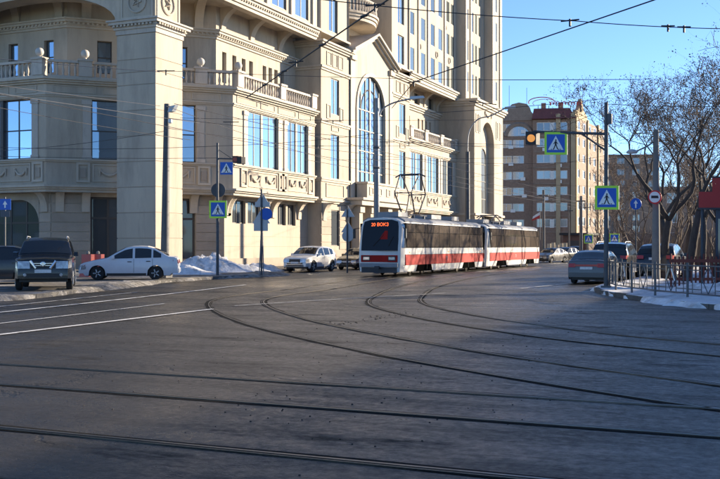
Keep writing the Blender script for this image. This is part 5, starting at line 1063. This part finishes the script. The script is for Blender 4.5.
MB().tube([(b.x,b.y,z(240)),(b.x,b.y,z(208))], .03, 5).build('staff', 'pole_dark', T); MB().fprism(F, [(-.75,z(219)),(0,z(215)),(0,z(212)),(-.7,z(216.5))], 0, .02).build('white_stripe', 'flag_white', T); MB().fprism(F, [(-.8,z(221)),(0,z(218)),(0,z(215)),(-.75,z(219))], 0, .021).build('red_stripe', 'flag_red', T)
# ------------------------------------------------------------------ kerb fence on the right
FN = thing('pedestrian_fence', 'grey steel kerb fence with diamond panels along the right pavement', 'fence', (-4,31,.12))
path = [Vector(p_) for p_ in crom([(-6.05,37.4,0),(-5.6,34.3,0),(-3.75,30.25,0),(-1.15,26.6,0),(1.5,24.4,0),(5,23.2,0)], 12)]
dl_ = [0]
for a, c_ in zip(path, path[1:]): dl_.append(dl_[-1]+(c_-a).length)
def pos(s):
    for i in range(len(path)-1):
        if dl_[i+1] >= s: return path[i].lerp(path[i+1], (s-dl_[i])/(dl_[i+1]-dl_[i]))
    return path[-1]
s = 0; posts = []
while s < dl_[-1]: posts.append(pos(s)); s += 1.95
for k, a in enumerate(posts):
    MB().tube([(a.x,a.y,.1),(a.x,a.y,1.14)], .035, 8).build('post', 'fence_grey', FN)
    if k == len(posts)-1: break
    c_ = posts[k+1]; t = (c_-a); L_ = t.length; t.normalize(); nn = Vector((t.y,-t.x,0)); F = Fac((a.x,a.y), (t.x,t.y), (nn.x,nn.y)); P = F.P
    for z in (.30, 1.06): MB().tube([P(.03,z),P(L_-.03,z)], .022, 6).build('rail', 'fence_grey', FN)
    for z in (.42,.94): 
        for e0, e1 in ((.03,L_*.34),(L_*.66,L_-.03)): MB().tube([P(e0,z),P(e1,z)], .014, 5).build('short_rail', 'fence_grey', FN)
    for f_ in (.12,.34,.66,.88): MB().tube([P(L_*f_,.30),P(L_*f_,1.06)], .013, 5).build('bar', 'fence_grey', FN)
    m_ = L_/2; dq = [P(m_-.28,.68),P(m_,1.04),P(m_+.28,.68),P(m_,.32),P(m_-.28,.68)]; MB().tube(dq, .016, 5).build('diamond', 'fence_grey', FN)
    for sg in (-1, 1): MB().hexa([P(m_+sg*.30,.62,.02),P(m_+sg*.24,.62,.02),P(m_+sg*.24,.62,.03),P(m_+sg*.30,.62,.03)],[P(m_+sg*.10,.96,.02),P(m_+sg*.04,.96,.02),P(m_+sg*.04,.96,.03),P(m_+sg*.10,.96,.03)]).build('reflective_strip', 'sign_white' if sg > 0 else 'beige', FN) if (k+sg) % 2 else None
# ------------------------------------------------------------------ bare trees
def make_tree(seed, H, r0, fork=2.2, spread=0.6, depth=6, seeds=900, lean=(0,0), trunks=1, twigs=5, light=False, up_=0.28):
    q = random.Random(seed); tr = MB(); cr = MB(); tips = []
    def grow(p, d, ln, r, lv):
        nseg = 5 if lv < 2 else (4 if lv < 4 else 3); pts = [p.copy()]; rr = [r]; dd = d.copy(); cur = p.copy()
        for k in range(nseg):
            w_ = .10 if lv == 0 else .20
            dd = (dd+Vector((q.gauss(0,w_), q.gauss(0,w_), q.gauss(0,w_)+(up_*.18 if lv > 0 else .08)))).normalized()
            cur = cur+dd*(ln/nseg); pts.append(cur.copy()); rr.append(r*(1-.27*(k+1)/nseg) if lv < depth else r*(1-.5*(k+1)/nseg))
        (tr if lv <= 2 else cr).tube(pts, rr, 9 if lv == 0 else (7 if lv == 1 else (5 if lv < 4 else 3)), cap=lv <= 1)
        if lv >= depth: tips.append(cur); return
        if lv >= depth-2: tips.append(cur)
        kids = (2 if q.random() < .55 else 3) if lv < 2 else (3 if q.random() < .6 else 2)
        a0 = q.uniform(0, 6.28)
        for i in range(kids):
            a = a0+6.283*i/kids+q.uniform(-.5,.5); o = dd.orthogonal().normalized(); o.rotate(Matrix.Rotation(a, 3, dd)); sp = spread*q.uniform(.55,1.25)
            nd = (dd*math.cos(sp)+o*math.sin(sp)+Vector((0,0,up_*.3))).normalized()
            grow(cur, nd, ln*q.uniform(.62,.86) if lv else H*q.uniform(.22,.28), rr[-1]*q.uniform(.58,.74), lv+1)
        if lv >= 1:                                      # side shoots
            for i in range(twigs if lv >= 3 else 2):
                t = q.uniform(.25,.95); j = min(nseg-1, int(t*nseg)); sp_ = pts[j].lerp(pts[j+1], t*nseg-j); o = dd.orthogonal().normalized(); o.rotate(Matrix.Rotation(q.uniform(0,6.28), 3, dd))
                nd = (dd*.5+o*.8+Vector((0,0,.25))).normalized(); l2 = ln*q.uniform(.3,.6); m2 = sp_+nd*l2*.5+Vector((q.gauss(0,.05),q.gauss(0,.05),q.gauss(0,.05))); e2 = sp_+(nd+Vector((0,0,.2))).normalized()*l2
                cr.tube([sp_,m2,e2], [max(.012,rr[j]*.28),max(.010,rr[j]*.2),.008], 3, cap=False); tips.append(e2)
    for k in range(trunks):
        d = Vector((lean[0]+(q.uniform(-.25,.25) if trunks > 1 else 0), lean[1]+(q.uniform(-.2,.2) if trunks > 1 else 0), 1)).normalized()
        base = Vector((0.25*k,0.1*k,-.05)); grow(base, d, fork, r0*(1 if k == 0 else .8), 0)
    lf = MB()
    for k in range(seeds if tips else 0):
        c_ = q.choice(tips)+Vector((q.gauss(0,.10),q.gauss(0,.10),q.gauss(-.03,.10)))
        for j in range(2):
            a = Vector((q.gauss(0,1),q.gauss(0,1),q.gauss(-.4,1))).normalized()*q.uniform(.035,.075); b_ = Vector((q.gauss(0,1),q.gauss(0,1),q.gauss(0,1))).normalized()*q.uniform(.02,.045); o = c_+Vector((q.gauss(0,.05),q.gauss(0,.05),q.gauss(0,.05)))
            lf.quad(o, o+a*.5+b_, o+a, o+a*.5-b_)
    return tr.mesh('trunk', 'bark_light' if light else 'bark', True, False), cr.mesh('crown', 'twig_light' if light else 'twig', True, False), (lf.mesh('dry_seed_clusters', 'dry_seed', False, False) if seeds else None)
TM = {}
def tree(key, label, pos, rz=0.0, sc=1.0, group='bare street trees', z=.12):
    a, c_, l_ = TM[key]; T = thing('bare_tree', label, 'tree', (pos.x,pos.y,z), rz, group, local=True); T.scale = (sc,sc,sc)
    inst('trunk', a, T); cr_ = inst('crown', c_, T)
    if l_: o = inst('seed_cluster', l_, T); o['kind'] = 'stuff'
TM['A'] = make_tree(11, 12.6, .225, 2.9, .66, 6, 2600, (.05,.03), up_=.28); TM['B'] = make_tree(23, 12.2, .225, 3.3, .62, 6, 2600, (-.02,.05), up_=.30)
TM['C'] = make_tree(5, 9.5, .22, 2.6, .42, 6, 300, trunks=1, light=True, up_=.5); TM['D'] = make_tree(31, 7.5, .12, 1.0, .45, 5, 120, trunks=2, light=True, up_=.45)
tree('A', 'big dark bare tree with seed clusters and forked trunk beside the concrete pole', at(664, 44.5), 4.6, .93)
tree('B', 'big dark bare tree with straight trunk left of the red stall', at(686, 41.5), .6, .92)
tree('A', 'bare tree with seed clusters rising behind the red stall', at(716, 47), 2.6, .9)
tree('B', 'bare tree behind the forked one, crown against the sky', at(703, 60), 2.2, 1.0)
tree('C', 'pale slender bare tree behind the blue arrow disc', at(632, 78), .3, .95)
tree('C', 'pale bare tree right of the tall sign pole, farther back', at(616, 92), 2.0, .9)
tree('D', 'thin multi-stemmed bare tree left of the concrete lamp pole', at(645, 70), 1.0, 1.1)
tree('C', 'pale bare tree before the low brown block', at(668, 85), 3.3, 1.0); tree('D', 'thin bare tree between the two big trunks', at(676, 66), 2.4, 1.2)
tree('C', 'far pale bare tree left of the tall sign pole', at(600, 135), 5.0, .9); tree('D', 'far thin bare tree near the far crossing sign', at(608, 112), 4.0, 1.1)
tree('C', 'pale bare tree behind the red stall panels', at(697, 78), 1.4, 1.0); tree('D', 'thin bare sapling at the far right behind the fence', at(712, 62), 5.2, 1.1)
# trees by the street that throw their shadows on the tram (crowns beyond the frame's right edge)
for k, (x, y, key, rz, sc) in enumerate(((-6.9,63,'A',.9,1.1),(-6.4,70,'B',2.0,1.1),(-6.2,77,'A',3.4,1.0))): tree(key, ['dark bare tree farther along the right pavement, first of three','dark bare tree farther along the right pavement, second of three','dark bare tree farther along the right pavement, third of three'][k], Vector((x,y,0)), rz, sc)
# undergrowth beyond the pavement
q = random.Random(3); mb = MB()
for k in range(900):
    p = at(q.uniform(600,735), q.uniform(95,125)); 
    for j in range(3):
        d = Vector((q.gauss(0,.35),q.gauss(0,.35),1)).normalized()*q.uniform(1.2,4.2); mb.tube([p, p+d*.5+Vector((q.gauss(0,.15),q.gauss(0,.15),0)), p+d], [.03,.02,.006], 3, cap=False)
tag(mb.build('brushwood', 'twig_light', fix=False), 'brown leafless thicket behind the parked cars and trees', 'brushwood', kind='stuff')
# ------------------------------------------------------------------ overhead wiring
def sag(a, c_, s, n=14): return [a.lerp(c_, k/n)-Vector((0,0,s*4*(k/n)*(1-k/n))) for k in range(n+1)]
WN = thing('tram_overhead_wiring', 'dark tram contact wires and span wires crossing the sky over the junction', 'overhead wires', (-10,25,6))
def wire(px0, py0, z0, px1, py1, z1, r=.012, s=0.0, ext=0.0, m='wire', par=None):
    a, c_ = airz(px0,py0,z0), airz(px1,py1,z1); v = (c_-a); pts = sag(a-v*ext, c_+v*ext, s); MB().tube(pts, r, 5).build('wire', m, par or WN); return a, c_
def hanger(px, py, z, L_=.5, ang=0.0):
    L_ *= .8
    c_ = airz(px,py,z); dx = Vector((RX*math.cos(ang),RY*math.cos(ang),math.sin(ang))); mb = MB(); mb.tube([c_-dx*L_/2,c_+dx*L_/2],.017,6); mb.tube([c_+Vector((0,0,.03)),c_-Vector((0,0,.12))],.022,6); mb.build('hanger', 'wire', WN)
wire(672,-6,6.0, 414,82,6.0, .014); wire(414,82,6.0, 392,108,6.2, .012); wire(392,-3,6.0, 246,98,6.0, .016)
for px, py in ((375,5),(296,62),(570,20.5),(414,82)): hanger(px, py, 6.02, .45, .1)
for f_ in (.12,.35,.62,.8): 
    c_ = airz(392,-3,6.0).lerp(airz(246,98,6.0), f_); MB().tube([c_-Vector((.1,-.06,0)),c_+Vector((.1,-.06,0))], .028, 6).build('insulator', 'wire', WN)
wire(300,-3,6.2, 575,21,6.2, .010, .05); wire(575,21,6.2, 735,29,6.2, .010, .03)
for px, py in ((668,26),(684,27)): hanger(px, py, 6.2, .35)
wire(500,80,6.6, 640,79.5,6.6, .011); wire(170,71,7.2, 500,80,7.0, .008, .05)
wire(246,98,6.0, 268,106,6.0, .012); hanger(166,71,6.4,.6); hanger(333,121,6.6,.9); hanger(387,142,6.6,.9); hanger(409,143,6.6,.6); hanger(231,122,6.6,.8); hanger(318,146,6.6,.7); hanger(483,103,6.6,1.2,-.12)
wire(430,113,6.6, 610,98,6.6, .010, .05); wire(180,118,6.8, 480,120,6.8, .008, .05); wire(300,146,6.4, 500,146,6.4, .008); wire(330,160,6.2, 520,158,6.2, .008)
for a, c_ in (((-21.2,42),(-21.2,130)),((-18.2,42),(-18.2,130)),((-19.7,20),(-19.7,130)),((-16.35,24),(-16.35,130))):
    MB().tube([Vector((a[0],a[1],5.72)).lerp(Vector((c_[0],c_[1],5.72)), k/10) for k in range(11)], .010, 4).build('contact_wire', 'wire', WN)
for y in (62, 88): MB().tube(sag(Vector((-22.8,y,7.4)), Vector((-6.2,y+1,7.4)), .5), .009, 4).build('span_wire', 'wire', WN)
wire(466,185,7.0, 610,205,6.5, .014, .2); wire(466,178,7.5, 720,135,8.0, .010, .1); wire(400,142,6.6, 560,146,6.6, .010); wire(606,104,6.4, 735,106,6.4, .010, .05); wire(606,108,6.4, 520,140,6.2, .010, .1)
CB = thing('utility_cables', 'pale and dark utility cables strung past the stone pillar at left', 'cables', (-25,35,7))
for px0, py0, px1, py1, z, m_, s in ((-10,92,200,123,6.6,'wire_grey',.02),(-10,58,160,72,7.2,'wire_grey',.02),(-10,106,190,140,6.2,'wire',.05),(-10,147,218,146,5.6,'wire',.1),(-10,151,166,131,5.8,'wire',.12),(-10,156,218,158,5.3,'wire',.05),(166,106,330,160,6.6,'wire',.1),(166,118,500,148,6.2,'wire',.1),(-10,84,160,106,7.0,'wire_grey',.02),(217,146,380,133,6.6,'wire',.1),(166,128,500,166,6.0,'wire',.15)):
    wire(px0,py0,z, px1,py1,z, .010, s, 0, m_, CB)
